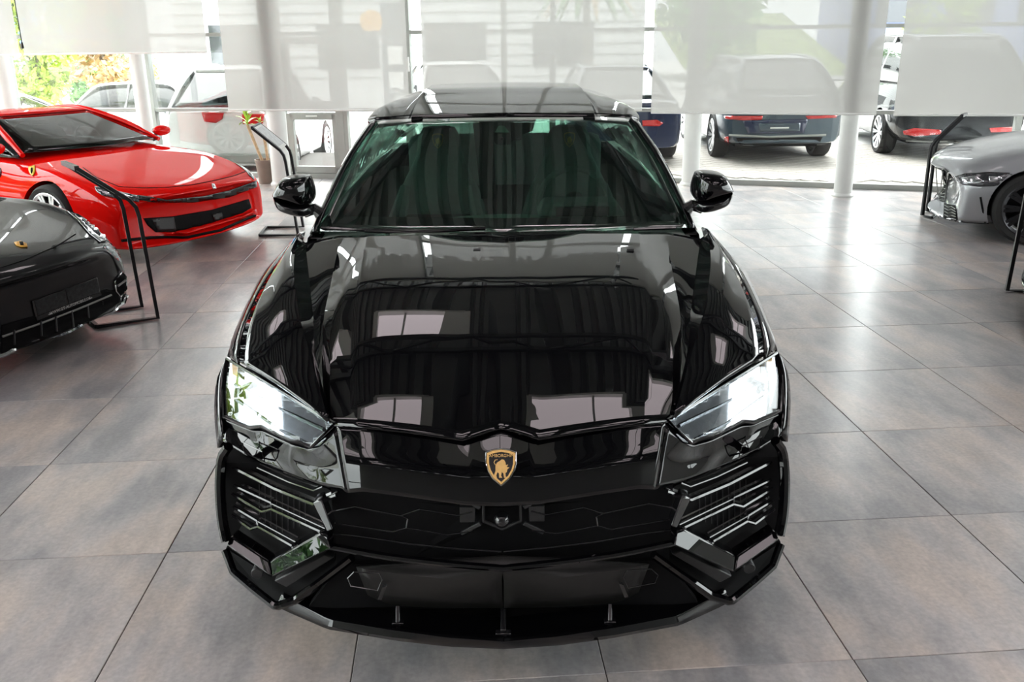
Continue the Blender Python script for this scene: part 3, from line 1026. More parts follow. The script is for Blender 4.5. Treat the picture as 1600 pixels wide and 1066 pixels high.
# --- shield badge on the nose
def shield(cx, cz, w, h, y, nrm_tilt, name, parent, rim, field, mark, flat=False, label=None):
    """shield: raised rim, dark field, charging bull and lettering, standing on a plane tilted back"""
    pl = [(-.5, .40), (-.30, .46), (0, .5), (.30, .46), (.5, .40), (.49, .10), (.42, -.10), (.28, -.30), (0, -.5), (-.28, -.30), (-.42, -.10), (-.49, .10)]
    ct, st = math.cos(nrm_tilt), math.sin(nrm_tilt)
    P = lambda u, v_, e: V((cx + u * w, y + v_ * h * st - e * ct, cz + v_ * h * ct + e * st))
    k = 1.0
    e0 = .002 if flat else .006
    ring_o = [P(u, v_, e0) for u, v_ in pl]
    ring_i = [P(u * .86, v_ * .86, e0) for u, v_ in pl]
    base = [P(u, v_, 0) for u, v_ in pl]
    n = len(pl)
    vs = ring_o + ring_i + base
    fs = [(i, (i + 1) % n, n + (i + 1) % n, n + i) for i in range(n)] + [(2 * n + i, 2 * n + (i + 1) % n, (i + 1) % n, i) for i in range(n)]
    o = mk(name, vs, fs, rim, parent, 20)
    if label: o['label'] = label
    if field:
        MB().prism([P(u * .87, v_ * .87, e0 * .35) for u, v_ in pl], P(0, 0, 0) - P(0, 0, .001)).build('shield_field', field, o, smooth=0)
    bull = [(-.27, -.27), (-.20, -.12), (-.20, .02), (-.15, .12), (-.05, .17), (.03, .22), (.11, .20), (.16, .12), (.17, .05), (.25, .07), (.20, .0), (.29, -.02), (.22, -.07), (.20, -.15), (.15, -.17), (.16, -.27), (.21, -.31), (.10, -.31), (.08, -.19), (.02, -.14), (.0, -.25), (.04, -.31), (-.07, -.31), (-.08, -.18), (-.13, -.15), (-.17, -.24), (-.15, -.31), (-.27, -.31)]
    MB().prism([P(u, v_, e0 * .5) for u, v_ in bull], P(0, 0, .0012) - P(0, 0, 0)).build('bull', mark, o, smooth=0)
    MB().tube([P(-.19, .05, e0 * .7), P(-.25, .13, e0 * .7), P(-.21, .20, e0 * .7), P(-.12, .21, e0 * .7)], h * .012, 5).build('bull_tail', mark, o)
    return o, P
def text_mesh(name, body, size, mat, parent, M4, extrude=.0006, align='CENTER'):
    cu = bpy.data.curves.new(name, 'FONT')
    cu.body = body
    cu.size = size
    cu.align_x = align
    cu.extrude = extrude
    to = bpy.data.objects.new('tmp', cu)
    COL.objects.link(to)
    dg = bpy.context.evaluated_depsgraph_get()
    me = bpy.data.meshes.new_from_object(to.evaluated_get(dg))
    bpy.data.objects.remove(to)
    me.name = name
    me.transform(M4)
    me.materials.clear()
    me.materials.append(mat)
    return link_mesh(name, me, mat, parent)
ce = Yp(785.5, 729, .088)
ht = .62
em, PE = shield(0.0, ce.z, .079, .096, ce.y - .004, ht, 'shield_badge', suv, M['gold'], M['trim_black'], M['gold'])
em['label'] = 'gold rimmed shield badge'
X4 = Matrix.Translation(PE(0, .285, .0045)) @ Matrix.Rotation(PI / 2 - ht, 4, 'X')
text_mesh('badge_lettering', 'LAMBORGHINI', .0118, M['gold'], em, X4)
MB().tube([PE(u * 1.07, v_ * 1.07, .001) for u, v_ in [(-.5, .40), (-.30, .46), (0, .5), (.30, .46), (.5, .40), (.49, .10), (.42, -.10), (.28, -.30), (0, -.5), (-.28, -.30), (-.42, -.10), (-.49, .10)]], .0022, 6, closed=True).build('badge_rim', M['chrome'], em)

# --- windscreen, pillars, roof
W0 = [Yp(787, 363, 1.62), Yp(787, 310, 1.86), Yp(787, 240, 2.19), Yp(787, 184, 2.46)]
Wm = [Yp(935, 361, 1.68), Yp(922, 310, 1.90), Yp(905, 240, 2.23), Yp(890, 184, 2.50)]
Ws = [Yp(1079, 356, 1.80), Yp(1058, 310, 2.0), Yp(1022, 240, 2.33), Yp(984, 185, 2.63)]
Wq = [a.lerp(b, .5) + V((0, -.012, .006)) for a, b in zip(Wm, Ws)]
ws = both([W0, Wm, Wq, Ws], 'windscreen', M['screen'], 20, 5, [.002, .001, .001], .004, smooth=60)[0]
Wi = lambda L, off: [p + V((0, .012, -.008)) for p in L]
# black printed border inside the glass
def scr(px, py, o=.012):
    """point just inside the windscreen at a pixel"""
    best = None
    lines = [catmull(l, 20) for l in (W0, Wm, Wq, Ws)]
    d = _d(px, py)
    e = _o
    vs = [p for l in lines for p in l]
    bv = SCR_BVH
    h = bv.ray_cast(e, d)
    if h[0] is None:
        h = bv.find_nearest(e + d * (3.7 / d.y))
    return h[0] + d.normalized() * o
_v = [[mx(p) for p in l] for l in [catmull(l, 20) for l in (Ws, Wq, Wm)]] + [catmull(l, 20) for l in (W0, Wm, Wq, Ws)]
_vv, _ff = grid_mesh(_v)
SCR_BVH = BVHTree.FromPolygons(_vv, _ff)
def sheet(poly, step, name, mat, par, o=.012, smooth=60):
    vs, fs = fill2d(poly, step, lambda a, b: scr(a, b, o))
    return mk(name, vs, fs, mat, par, smooth)
inner = [(545, 337), (530, 332), (526, 322), (548, 270), (575, 215), (586, 193), (600, 188), (972, 188), (986, 193), (1004, 225), (1026, 275), (1046, 318), (1046, 332), (1034, 338)]
outer = [(498, 358), (540, 265), (585, 186), (600, 183.5), (984, 183.5), (998, 195), (1030, 255), (1082, 358), (787, 366)]
# ring between the two outlines, as four strips
sheet([(499, 357), (787, 364.5), (1081, 357), (1046, 331), (1034, 338), (787, 341), (545, 338), (528, 331)], 12, 'screen_border', TB, suv)
sheet([(499, 357), (528, 331), (527, 320), (551, 265), (590, 190), (596, 185)], 12, 'screen_border', TB, suv)
sheet([(1081, 357), (1046, 331), (1046, 318), (1022, 265), (985, 190), (980, 185)], 12, 'screen_border', TB, suv)
sheet([(736, 184.5), (838, 184.5), (832, 205), (808, 213), (796, 226), (776, 226), (764, 213), (742, 205)], 8, 'sensor_housing', TB, suv, .02)
o = sheet([(773, 207), (779, 196.5), (788, 196.5), (796, 207)], 5, 'camera_shade', M['alu'], suv, .012, 0)
MB().lathe([(0, -.004), (.010, -.004), (.012, .006)], 12, 'Y', scr(785, 219, .006)).build('camera_eye', TB, suv)

def pillar(mp, sg):
    a = Ws
    b = [Yp(1089, 358, 1.86), Yp(1068, 310, 2.07), Yp(1033, 240, 2.42), Yp(997, 187, 2.72)]
    b = [V((q.x, q.y, q.z - .006)) for q in b]
    md = [p.lerp(q, .5) + V((.004, -.012, .006)) for p, q in zip(a, b)]
    v, f = grid_mesh([[mp(p) for p in catmull(c, 20)] for c in (a, md, b, [q + V((-.01, .06, -.02)) for q in b])])
    skin(mk('windscreen_pillar', v, f, PB, suv, 60), .006)
    MB().tube([mp(p + V((.004, -.006, .003))) for p in catmull(a, 20)], .0045, 6).build('pillar_seal', TB, suv)
    # side glass behind the pillar
    up = [b[0], b[1], b[2], b[3], V((.72, 3.2, 1.54)), V((.71, 3.9, 1.50)), V((.66, 4.5, 1.32))]
    lo_ = [V((.90, 1.90, 1.07)), V((.905, 2.15, 1.075)), V((.91, 2.5, 1.085)), V((.915, 2.75, 1.09)), V((.915, 3.2, 1.12)), V((.91, 3.9, 1.15)), V((.86, 4.5, 1.17))]
    v, f = grid_mesh([[mp(p) for p in catmull(c, 20)] for c in (up, lo_)])
    skin(mk('side_window', v, f, M['clear_side'], suv, 60), .004)
two(pillar)
Rc = [Yp(787, 183, 2.47), Yp(787, 176, 2.56), Yp(787, 160, 2.78), Yp(787, 147, 3.0), Yp(787, 135.5, 3.26), V((0, 4.0, 1.64)), V((0, 4.75, 1.44))]
Rp = [Yp(928, 184, 2.53), Yp(928, 177, 2.61), Yp(922, 161, 2.82), Yp(914, 148, 3.02), Yp(905, 136, 3.26), V((.46, 4.0, 1.625)), V((.44, 4.75, 1.425))]
Rq = [p + V((.012, 0, -.022)) for p in Rp]
Rs = [Yp(984, 184.5, 2.64), Yp(984, 180, 2.70), Yp(972, 166, 2.86), Yp(953, 156, 3.03), Yp(935, 150, 3.26), V((.66, 4.0, 1.56)), V((.62, 4.75, 1.36))]
Re = [Yp(998, 188, 2.73), Yp(999, 184, 2.78), Yp(990, 172, 2.93), Yp(972, 161, 3.08), Yp(950, 153, 3.30), V((.72, 4.0, 1.52)), V((.67, 4.75, 1.32))]
for L_ in (Rc, Rp, Rq, Rs, Re):
    for p in L_: pass
rf = both([Rq, Rs, Re], 'roof_side', PB, 30, 4, [.004, .004], .008, smooth=30, join=False)
both([Rc, Rp, Rq], 'roof', PB, 30, 6, [.0, .0], .008, smooth=25)
v, f = grid_mesh([[V((x, 4.75 + .25 * t, 1.43 - .27 * t - .1 * (x / .8) ** 2 * (1 - t))) for x in [-.66 + .132 * i for i in range(11)]] for t in (0, .5, 1)])
skin(mk('rear_window', v, f, M['clear_side'], suv, 60), .004)
# front roof lip seam
MB().tube([mx(p) for p in (Rs[1], Rp[1])] + [Rc[1]] + [Rp[1], Rs[1]], .003, 5).build('roof_seam', TB, suv)

# --- wipers
for pts in ([(502, 356), (560, 359), (690, 364)], [(570, 361), (640, 364), (760, 367)], [(995, 361), (1055, 356)]):
    P3 = []
    for px, py in pts:
        h = scr(px, py, -.02)
        P3.append(h)
    MB().tube(P3, .0075, 6).build('wiper', TB, suv)
for px in (745, 985):
    p = Cp(px, 391, .004)
    p.x *= -1 if px < 787 else 1
    MB().box(p, (.03, .014, .012)).build('washer_jet', M['plastic'], suv, bevel=.003)
# cowl behind the bonnet
v, f = grid_mesh([[V((x, 1.60 + .20 * (x / .92) ** 2 + dy, 1.08 - .045 * (x / .92) ** 2 + dz)) for x in [-.82 + .082 * i for i in range(21)]] for dy, dz in ((-.05, -.01), (.05, -.01), (.25, -.04))])
mk('cowl', v, f, VOID, suv, 60)

# --- door mirrors
def pillow(outline, yc, dpt, mp):
    cx_ = sum(p.x for p in outline) / len(outline)
    cz_ = sum(p.z for p in outline) / len(outline)
    rings = []
    for s_, dy in ((.98, .05), (1.0, .02), (1.0, 0), (.965, -.3), (.87, -.62), (.68, -.86), (.4, -.97), (.1, -1.0)):
        rings.append([mp(V((cx_ + (p.x - cx_) * s_, yc + (dy * dpt if dy < 0 else dy), cz_ + (p.z - cz_) * s_))) for p in outline])
    n = len(outline)
    vs = [p for r in rings for p in r]
    fs = [(i * n + j, i * n + (j + 1) % n, (i + 1) * n + (j + 1) % n, (i + 1) * n + j) for i in range(len(rings) - 1) for j in range(n)]
    fs.append(tuple(range(n)))
    fs.append(tuple((len(rings) - 1) * n + j for j in range(n)))
    return vs, fs
def mirror(mp, sg):
    Y = 1.93
    up = [(428, 304), (430, 297), (437, 284), (446, 277), (462, 274), (478, 274), (483, 276.5), (489, 292), (491, 305), (488, 316), (480, 319.5), (462, 315)]
    lw = [(428, 305), (444, 311), (462, 316), (480, 320), (488, 322), (490, 329), (484, 336), (474, 337), (458, 334), (438, 326), (431, 316)]
    ou = [Yp(a, b, Y) for a, b in up]
    ou = catmull(ou + [ou[0]], 40)[:-1]
    vs, fs = pillow(ou, Y, .13, mp)
    o = mk('door_mirror', vs, fs, PB, suv, 40)
    ol = [Yp(a, b, Y) for a, b in lw]
    ol = catmull(ol + [ol[0]], 40)[:-1]
    vs, fs = pillow(ol, Y + .005, .10, mp)
    mk('lower_cap', vs, fs, TB, o, 40)
    gl = [Yp(a, b, Y) + V((0, .055, 0)) for a, b in ((433, 302), (442, 281), (476, 278), (484, 298), (482, 314), (460, 313))]
    MB().prism([mp(p) for p in gl], V((0, .004, 0))).build('mirror_glass', M['chrome'], o, smooth=0)
    st = [Yp(474, 332, Y), Yp(490, 328, Y), Yp(500, 336, Y)]
    MB().tube([mp(p + V((0, .02, 0))) for p in st], [.03, .028, .034], 10).build('mirror_arm', TB, o)
two(mirror)

# --- cabin seen through the glass
def cabin():
    # dashboard
    rows = []
    for y, z, b in ((1.72, 1.085, 0), (1.9, 1.09, .01), (2.1, 1.08, .015), (2.22, 1.05, .01), (2.25, .95, 0), (2.25, .80, 0)):
        rows.append([V((x, y + .04 * (x / .8) ** 2, z - .03 * (x / .8) ** 4 + b * math.cos(x * 6))) for x in [-.86 + .086 * i for i in range(21)]])
    v, f = grid_mesh(rows)
    mk('dashboard', v, f, M['dash'], suv, 50)
    MB().prism([V((.16, 2.02, 1.09)), V((.60, 2.02, 1.09)), V((.56, 2.05, 1.155)), V((.20, 2.05, 1.155))], V((0, .2, 0))).build('instrument_cowl', M['leather'], suv, bevel=.02)
    MB().box((.385, 2.03, 1.118), (.26, .03, .045)).build('instrument_slot', VOID, suv, bevel=.004)
    # steering wheel
    c = V((.37, 2.36, 1.10))
    ang = .42
    ring = [c + V((.185 * math.cos(a), .185 * math.sin(a) * math.sin(ang), .185 * math.sin(a) * math.cos(ang))) for a in [2 * PI * k / 36 for k in range(36)]]
    sw = MB().tube(ring, .016, 10, closed=True)
    o = sw.build('steering_wheel', M['leather'], suv)
    hb = MB().ball(c, .06, 14, 8, (1, .5, 1))
    for a in (0, PI, -PI / 2):
        hb.bar(c, c + V((.18 * math.cos(a), .18 * math.sin(a) * math.sin(ang), .18 * math.sin(a) * math.cos(ang))), .035, .02)
    hb.build('wheel_hub', M['plastic'], o, bevel=.004)
    for sx in (-.37, .37):
        prof = [(2.62, .62, .24), (2.66, .75, .26), (2.72, .95, .25), (2.80, 1.12, .22), (2.86, 1.22, .17), (2.88, 1.30, .13), (2.90, 1.40, .12), (2.91, 1.45, .09)]
        rows = []
        for y, z, w in prof:
            rows.append([V((sx + w * math.cos(a), y + .07 * math.sin(a) - (.03 if abs(math.cos(a)) > .75 else 0), z)) for a in [2 * PI * k / 20 for k in range(20)]])
        vs = [p for r in rows for p in r]
        fs = [(i * 20 + j, i * 20 + (j + 1) % 20, (i + 1) * 20 + (j + 1) % 20, (i + 1) * 20 + j) for i in range(len(rows) - 1) for j in range(20)]
        fs.append(tuple(range(20))); fs.append(tuple(range(140, 160)))
        o = mk('seat', vs, fs, M['leather'], suv, 60)
        MB().prism([V((sx - .24, 2.2, .55)), V((sx + .24, 2.2, .55)), V((sx + .24, 2.2, .66)), V((sx - .24, 2.2, .66))], V((0, .5, 0))).build('seat_cushion', M['leather'], o, bevel=.04)
        for s2 in (-1, 1):
            MB().tube([V((sx + s2 * .22, 2.56, .72)), V((sx + s2 * .235, 2.62, .95)), V((sx + s2 * .19, 2.74, 1.13))], [.05, .055, .03], 8).build('seat_bolster', M['leather'], o)
        shield(sx, 1.385, .062, .085, 2.765, .05, 'headrest_crest', o, M['gold'], None, M['gold'], True)
    # rear bench and roof lining
    MB().box((0, 3.75, .95), (1.3, .18, .75)).build('rear_bench', M['leather'], suv, bevel=.06)
    v, f = grid_mesh([[V((x, y, z - .05 * (x / .7) ** 2)) for x in [-.7 + .14 * i for i in range(11)]] for y, z in ((2.62, 1.52), (3.2, 1.58), (4.0, 1.55), (4.6, 1.40))])
    mk('roof_lining', v, f, M['leather'], suv, 60)
    MB().box((-.02, 2.50, 1.445), (.24, .025, .065)).build('inner_mirror', TB, suv, bevel=.012)
    MB().box((-.095, 2.482, 1.44), (.09, .012, .05)).build('mirror_shine', M['alu'], suv, bevel=.008)
cabin()

# --- wheels
def wheel_mesh(r, w, rim_r, spokes=10):
    ty = MB().lathe([(rim_r, -w / 2 + .01), (r - .03, -w / 2), (r - .006, -w / 2 + .03), (r, -w / 4), (r, w / 4), (r - .006, w / 2 - .03), (r - .03, w / 2), (rim_r, w / 2 - .01)], 40, 'X', cap=False)
    rm = MB().lathe([(rim_r + .004, -w / 2 + .008), (rim_r - .015, -w / 2 + .02), (rim_r - .03, 0), (rim_r - .03, w / 2 - .02), (rim_r - .004, w / 2 - .004), (rim_r + .004, w / 2 - .008)], 40, 'X', cap=False)
    rm.lathe([(0, w / 2 - .035), (.06, w / 2 - .035), (.07, w / 2 - .05)], 20, 'X')
    for k in range(spokes):
        a = 2 * PI * k / spokes
        for da in (-.09, .09):
            p = V((w / 2 - .045, .05 * math.cos(a), .05 * math.sin(a)))
            q = V((w / 2 - .02, (rim_r - .01) * math.cos(a + da), (rim_r - .01) * math.sin(a + da)))
            rm.bar(p, q, .03, .022, up=(1, 0, 0))
    dc = MB().lathe([(.0, -.01), (rim_r * .82, -.01), (rim_r * .82, .0)], 30, 'X')
    return ty, rm, dc
def add_wheels(root, pos, r=.36, w=.25, rim_r=.26, rim_mat='rim', spokes=10):
    """four wheels: tyre with its rim and brake disc; copies share their meshes"""
    meshes = None
    for x, y in pos:
        if meshes is None:
            ty, rm, dc = wheel_mesh(r, w, rim_r, spokes)
            a = ty.build('wheel', M['rubber'], root)
            b = rm.build('rim', M[rim_mat], a)
            c = dc.build('brake_disc', M['rim_dark'], a)
            meshes = (a, b, c)
        else:
            a = meshes[0].copy(); COL.objects.link(a); a.parent = root
            for q in meshes[1:]:
                b = q.copy(); COL.objects.link(b); b.parent = a
        a.location = (x, y, r)
        a.rotation_euler = (0, 0, PI if x < 0 else 0)
add_wheels(suv, [(.83, 1.0), (-.83, 1.0), (.83, 4.0), (-.83, 4.0)], .385, .29, .29, 'rim_dark', 7)
# ------------------------------------------------------------------ lofted cars
class Car:
    """a car on its own frame: x to the side, y back from the nose, z up"""
    def __init__(s, name, label, cat, loc, heading, group=None):
        s.rz = math.atan2(heading[0], -heading[1])
        s.root = empty(name, loc, s.rz, label, cat, group)
        s.M = Matrix.Translation(loc) @ Matrix.Rotation(s.rz, 4, 'Z')
        s.I = s.M.inverted()
        s.bv = None
    def body(s, st, mat, arches=(), sub=2, name='body_shell'):
        """st: stations (y, zb, w_low, z_mid, w_mid, z_sh, w_sh, z_top [, flat])"""
        rings = []
        for q in st:
            y, zb, wl, zm, wm, zs, wsh, zt = q[:8]
            e = q[8] if len(q) > 8 else 0.0      # plan curvature: the middle runs ahead of the corners
            h = zt - zs
            half = [(0, zb), (wl * .72, zb), (wl, zb + .02), (wl + (wm - wl) * .45, zb + (zm - zb) * .4), (wm, zm), (wm, (zm + zs) / 2 + .01), (wsh, zs), (wsh * .94, zs + h * .42), (wsh * .78, zs + h * .76), (wsh * .42, zs + h * .96), (0, zt)]
            wx = max(wl, wm, wsh)
            ring = [V((x, y - e * (1 - (x / wx) ** 2), z)) for x, z in half]
            ring += [mx(p) for p in ring[-2:0:-1]]
            rings.append(ring)
        n = len(rings[0])
        vs = [p for r in rings for p in r]
        fs = [(i * n + j, i * n + (j + 1) % n, (i + 1) * n + (j + 1) % n, (i + 1) * n + j) for i in range(len(rings) - 1) for j in range(n)]
        for r0 in (0, (len(rings) - 1) * n):     # end caps as quads across
            for j in range(10):
                a, b, c, d = j, j + 1, (n - j - 1) % n, (n - j) % n
                q = [r0 + a, r0 + b, r0 + c, r0 + d]
                q = list(dict.fromkeys(q))
                if len(q) > 2: fs.append(tuple(q))
        o = mk(name, vs, fs, mat, None, 0)
        for p in o.data.polygons: p.use_smooth = True
        if sub:
            md = o.modifiers.new('s', 'SUBSURF'); md.levels = sub; md.render_levels = sub
        cut = None
        if arches:
            cb = MB()
            for y, z, r in arches:
                for sx in (-1, 1):
                    cb.lathe([(r, -.22), (r, .30)], 40, 'X', (sx * .86, y, z))
            cut = cb.build('cut', mat, None, smooth=0, weld=0)
            b = o.modifiers.new('b', 'BOOLEAN'); b.operation = 'DIFFERENCE'; b.object = cut; b.solver = 'EXACT'
        dg = bpy.context.evaluated_depsgraph_get()
        me = bpy.data.meshes.new_from_object(o.evaluated_get(dg))
        old = o.data
        o.modifiers.clear()
        o.data = me
        bpy.data.meshes.remove(old)
        if cut: bpy.data.objects.remove(cut)
        for p in me.polygons: p.use_smooth = True
        me.set_sharp_from_angle(angle=math.radians(42))
        me.materials.clear(); me.materials.append(mat)
        o.parent = s.root
        s.bv = BVHTree.FromPolygons([v.co for v in me.vertices], [tuple(p.vertices) for p in me.polygons])
        s.shell = o
        return o
    def hit(s, px, py):
        o = s.I @ CAM
        d = (s.I.to_3x3() @ ray(px, py)).normalized()
        h = s.bv.ray_cast(o, d)
        if h[0] is None:
            best = None
            for k in range(60):
                q = o + d * (2 + k * .3)
                nn = s.bv.find_nearest(q)
                if nn[0] is not None and (best is None or nn[3] < best[3]): best = nn
            # creep along the ray to the closest approach
            return best[0], best[1]
        nrm = h[1] if h[1].dot(d) < 0 else -h[1]
        return h[0], nrm
    def decal(s, poly, name, mat, off=.006, step=6, mirror=False, parent=None, smooth=40, t=.006):
        """a piece that lies on the body where the camera sees the given outline"""
        vs, fs = fill2d(poly, step, lambda a, b: (lambda h: h[0] + h[1] * off)(s.hit(a, b)))
        o = skin(mk(name, vs, fs, mat, parent or s.root, smooth), t)
        if mirror:
            skin(mk(name, [mx(p) for p in vs], fs, mat, parent or s.root, smooth), t)
        return o
    def line(s, pts, r, name, mat, off=.004, mirror=False, parent=None, closed=False, n=0):
        P = [(lambda h: h[0] + h[1] * off)(s.hit(a, b)) for a, b in (linres([V((x, y, 0)) for x, y in pts], n) and [(p.x, p.y) for p in linres([V((x, y, 0)) for x, y in pts], n)] if n else pts)]
        o = MB().tube(P, r, 6, closed=closed).build(name, mat, parent or s.root)
        if mirror: MB().tube([mx(p) for p in P], r, 6, closed=closed).build(name, mat, parent or s.root)
        return o
    def cabin(s, wb, wt, rt, rb, belt, mat, gl, crown=.03, seats=True, dark='leather', pil=None):
        """windscreen base/top, roof rear, rear glass base given as (y, z, half width)"""
        R = s.root
        pil = pil or mat
        def pane(a, b, bow_a, bow_b, n=10, m_=8, bulge=.02, off=V((0, 0, 0))):
            rows = []
            for i in range(m_ + 1):
                t = i / m_
                y, z, w = [a[k] + (b[k] - a[k]) * t for k in range(3)]
                bow = bow_a + (bow_b - bow_a) * t
                rows.append([V((w * u, y - bow * (1 - u * u), z + crown * (1 - u * u) * t if False else z + bulge * 4 * t * (1 - t) * .5)) + off for u in [-1 + 2 * j / n for j in range(n + 1)]])
            return rows
        bw = .16
        v, f = grid_mesh(pane(wb, wt, bw, .07))
        s.ws = skin(mk('windscreen', v, f, gl, R, 60), .006)
        v, f = grid_mesh(pane(rt, rb, -.06, -.12))
        skin(mk('rear_window', v, f, gl, R, 60), .006)
        # roof
        rows = []
        for i in range(11):
            t = i / 10
            y = wt[0] + (rt[0] - wt[0]) * t
            w = wt[2] + (rt[2] - wt[2]) * t
            z = wt[1] + (rt[1] - wt[1]) * t + crown * 1.6 * 4 * t * (1 - t) * .5
            bow = .07 + (-.06 - .07) * t
            rows.append([V((w * u * 1.02, y - bow * (1 - u * u), z + crown * (1 - u ** 4) * min(1, 3 * min(t, 1 - t) + .25) - (.03 if abs(u) == 1 else 0))) for u in [-1 + 2 * j / 14 for j in range(15)]])
        v, f = grid_mesh(rows)
        skin(mk('roof', v, f, mat, R, 60), .02)
        for sg in (1, -1):
            mp = (lambda p: V(p)) if sg > 0 else mx
            A, B, C, D = [V((q[2], q[0], q[1])) for q in (wb, wt, rt, rb)]
            cv = catmull([A + V((0, -.02, -.02)), A.lerp(B, .5) + V((.012, -.015, .02)), B, B.lerp(C, .5) + V((.015, 0, crown * 1.3)), C, C.lerp(D, .5) + V((.01, .02, .03)), D + V((0, .02, -.02))], 36)
            MB().tube([mp(p) for p in cv], [.030 if i > 3 else .024 for i in range(36)], 8).build('roof_rail', pil, R, smooth=60)
            low = [V((belt[1] + (.0 if 0 < i < 35 else -.05), A.y + .06 + (D.y - A.y) * i / 35, belt[0] + .02 * i / 35)) for i in range(36)]
            v, f = grid_mesh([[mp(p) for p in cv], [mp(p.lerp(q, .5) + V((.012, 0, 0))) for p, q in zip(cv, low)], [mp(q) for q in low]])
            skin(mk('side_window', v, f, gl, R, 60), .006)
            k = int(36 * .55)
            MB().bar(mp(cv[k]), mp(low[k]), .07, .03).build('door_pillar', M['trim_black'], R, smooth=0)
        if seats:
            for sx in (-.36, .36):
                y0 = (wt[0] + wb[0]) / 2 + .75
                rows = []
                for dy, z, w in ((0, belt[0] - .35, .22), (.05, belt[0] - .1, .24), (.12, belt[0] + .12, .20), (.15, belt[0] + .2, .12), (.17, belt[0] + .3, .12), (.18, belt[0] + .36, .09)):
                    rows.append([V((sx + w * math.cos(a), y0 + dy + .06 * math.sin(a), min(z, wt[1] - .05))) for a in [2 * PI * k / 14 for k in range(14)]])
                v = [p for r in rows for p in r]
                f = [(i * 14 + j, i * 14 + (j + 1) % 14, (i + 1) * 14 + (j + 1) % 14, (i + 1) * 14 + j) for i in range(5) for j in range(14)] + [tuple(range(70, 84))]
                mk('seat', v, f, M[dark], R, 60)
            c = V((-.36 if s.rz is None else .36, wb[0] + .55, belt[0] + .03))
            MB().tube([c + V((.17 * math.cos(a), .07 * math.sin(a), .16 * math.sin(a))) for a in [2 * PI * k / 24 for k in range(24)]], .014, 8, closed=True).build('steering_wheel', M['leather'], R)
            v, f = grid_mesh([[V((u * wb[2] * .95, wb[0] + dy - .12 * (1 - u * u), belt[0] + dz)) for u in [-1 + j / 5 for j in range(11)]] for dy, dz in ((.08, -.02), (.35, .0), (.45, -.12))])
            mk('dashboard', v, f, M['leather'], R, 60)
            MB().box((0, wt[0] + .05, wt[1] - .09), (.22, .03, .06)).build('inner_mirror', M['trim_black'], R, bevel=.01)
        return s
    def mirrors(s, y, z, x, mat, size=(.10, .07, .075)):
        for sg in (1, -1):
            mb = MB().ball((sg * (x + .10), y, z), 1, 14, 10, size)
            o = mb.build('door_mirror', mat, s.root, smooth=60)
            MB().bar((sg * (x - .05), y + .03, z - .06), (sg * (x + .05), y, z - .03), .03, .025).build('mirror_arm', M['trim_black'], o)
            MB().ball((sg * (x + .10), y + .05, z), 1, 12, 6, (size[0] * .85, .03, size[2] * .8)).build('mirror_glass', M['chrome'], o, smooth=60)
    def wheels(s, x, y0, y1, r, w=.24, rim=None, mat='rim', spokes=10):
        add_wheels(s.root, [(x, y0), (-x, y0), (x, y1), (-x, y1)], r, w, rim or r * .74, mat, spokes)
    def floorpan(s, y0, y1, w, z=.22, top=.55):
        MB().box((0, (y0 + y1) / 2, (z + top) / 2), (w * 2, y1 - y0, top - z)).build('underbody', M['void'], s.root, smooth=0)

# ---- red grand tourer at the left
rc = Car('sports_car', 'bright red low sports coupe with a slim black nose band, left of the black SUV', 'car', (-2.90, 8.13, 0), (.885, -.465), 'cars on the showroom floor')
rc.body([(0.22, .16, .86, .30, .86, .48, .82, .585, .24),
         (0.235, .13, .90, .30, .905, .50, .86, .61, .25),
         (.30, .12, .92, .34, .935, .56, .89, .655, .25),
         (.48, .12, .94, .40, .965, .66, .92, .715, .20),
         (.78, .13, .95, .42, .985, .76, .92, .775, .12),
         (1.05, .14, .95, .45, 1.00, .82, .90, .835, .06),
         (1.45, .15, .92, .45, .985, .82, .88, .90),
         (1.95, .15, .92, .45, .97, .82, .88, .95),
         (2.60, .15, .92, .45, .97, .84, .90, .93),
         (3.30, .15, .93, .48, .99, .88, .90, .95),
         (3.85, .16, .94, .50, 1.0, .90, .88, .98),
         (4.35, .22, .88, .52, .96, .86, .84, .93),
         (4.68, .30, .76, .55, .86, .78, .76, .84)], M['red_paint'], [(1.08, .35, .385), (3.68, .35, .385)])
rc.cabin((1.62, .945, .80), (2.42, 1.245, .58), (3.10, 1.235, .56), (4.05, .98, .62), (.90, .84), M['red_paint'], M['grey_glass'], .02)
rc.wheels(.87, 1.08, 3.68, .35, .25, .275, 'rim', 10)
rc.mirrors(1.75, 1.0, .88, M['red_paint'], (.11, .07, .06))
rc.floorpan(.5, 4.3, .70)

# ---- black sports car at the far left
bc = Car('sports_car', 'dark anthracite rear engined sports car with oval headlamp and number plate, at left edge', 'car', (-2.90, 5.02, 0), (.93, -.36), 'cars on the showroom floor')
bc.body([(.13, .17, .70, .30, .72, .48, .66, .575, .12),
         (.145, .14, .76, .32, .79, .50, .72, .61, .13),
         (.22, .13, .81, .36, .855, .58, .78, .66, .14),
         (.42, .13, .85, .42, .90, .72, .80, .72, .11),
         (.70, .14, .87, .44, .92, .84, .82, .775, .06),
         (1.00, .14, .87, .45, .925, .875, .82, .82),
         (1.45, .14, .86, .45, .91, .84, .82, .92),
         (2.10, .14, .86, .45, .90, .85, .83, .96),
         (2.80, .14, .87, .45, .92, .88, .84, .96),
         (3.40, .15, .89, .48, .95, .90, .84, .97),
         (3.95, .18, .86, .50, .93, .86, .80, .92),
         (4.45, .30, .70, .52, .82, .74, .72, .80)], M['grey_paint'], [(1.0, .34, .37), (3.40, .34, .38)])
bc.cabin((1.42, .95, .76), (2.12, 1.26, .56), (2.75, 1.27, .54), (3.85, .93, .58), (.92, .80), M['grey_paint'], M['grey_glass'], .02)
bc.wheels(.80, 1.0, 3.40, .34, .24, .265, 'rim_dark', 5)
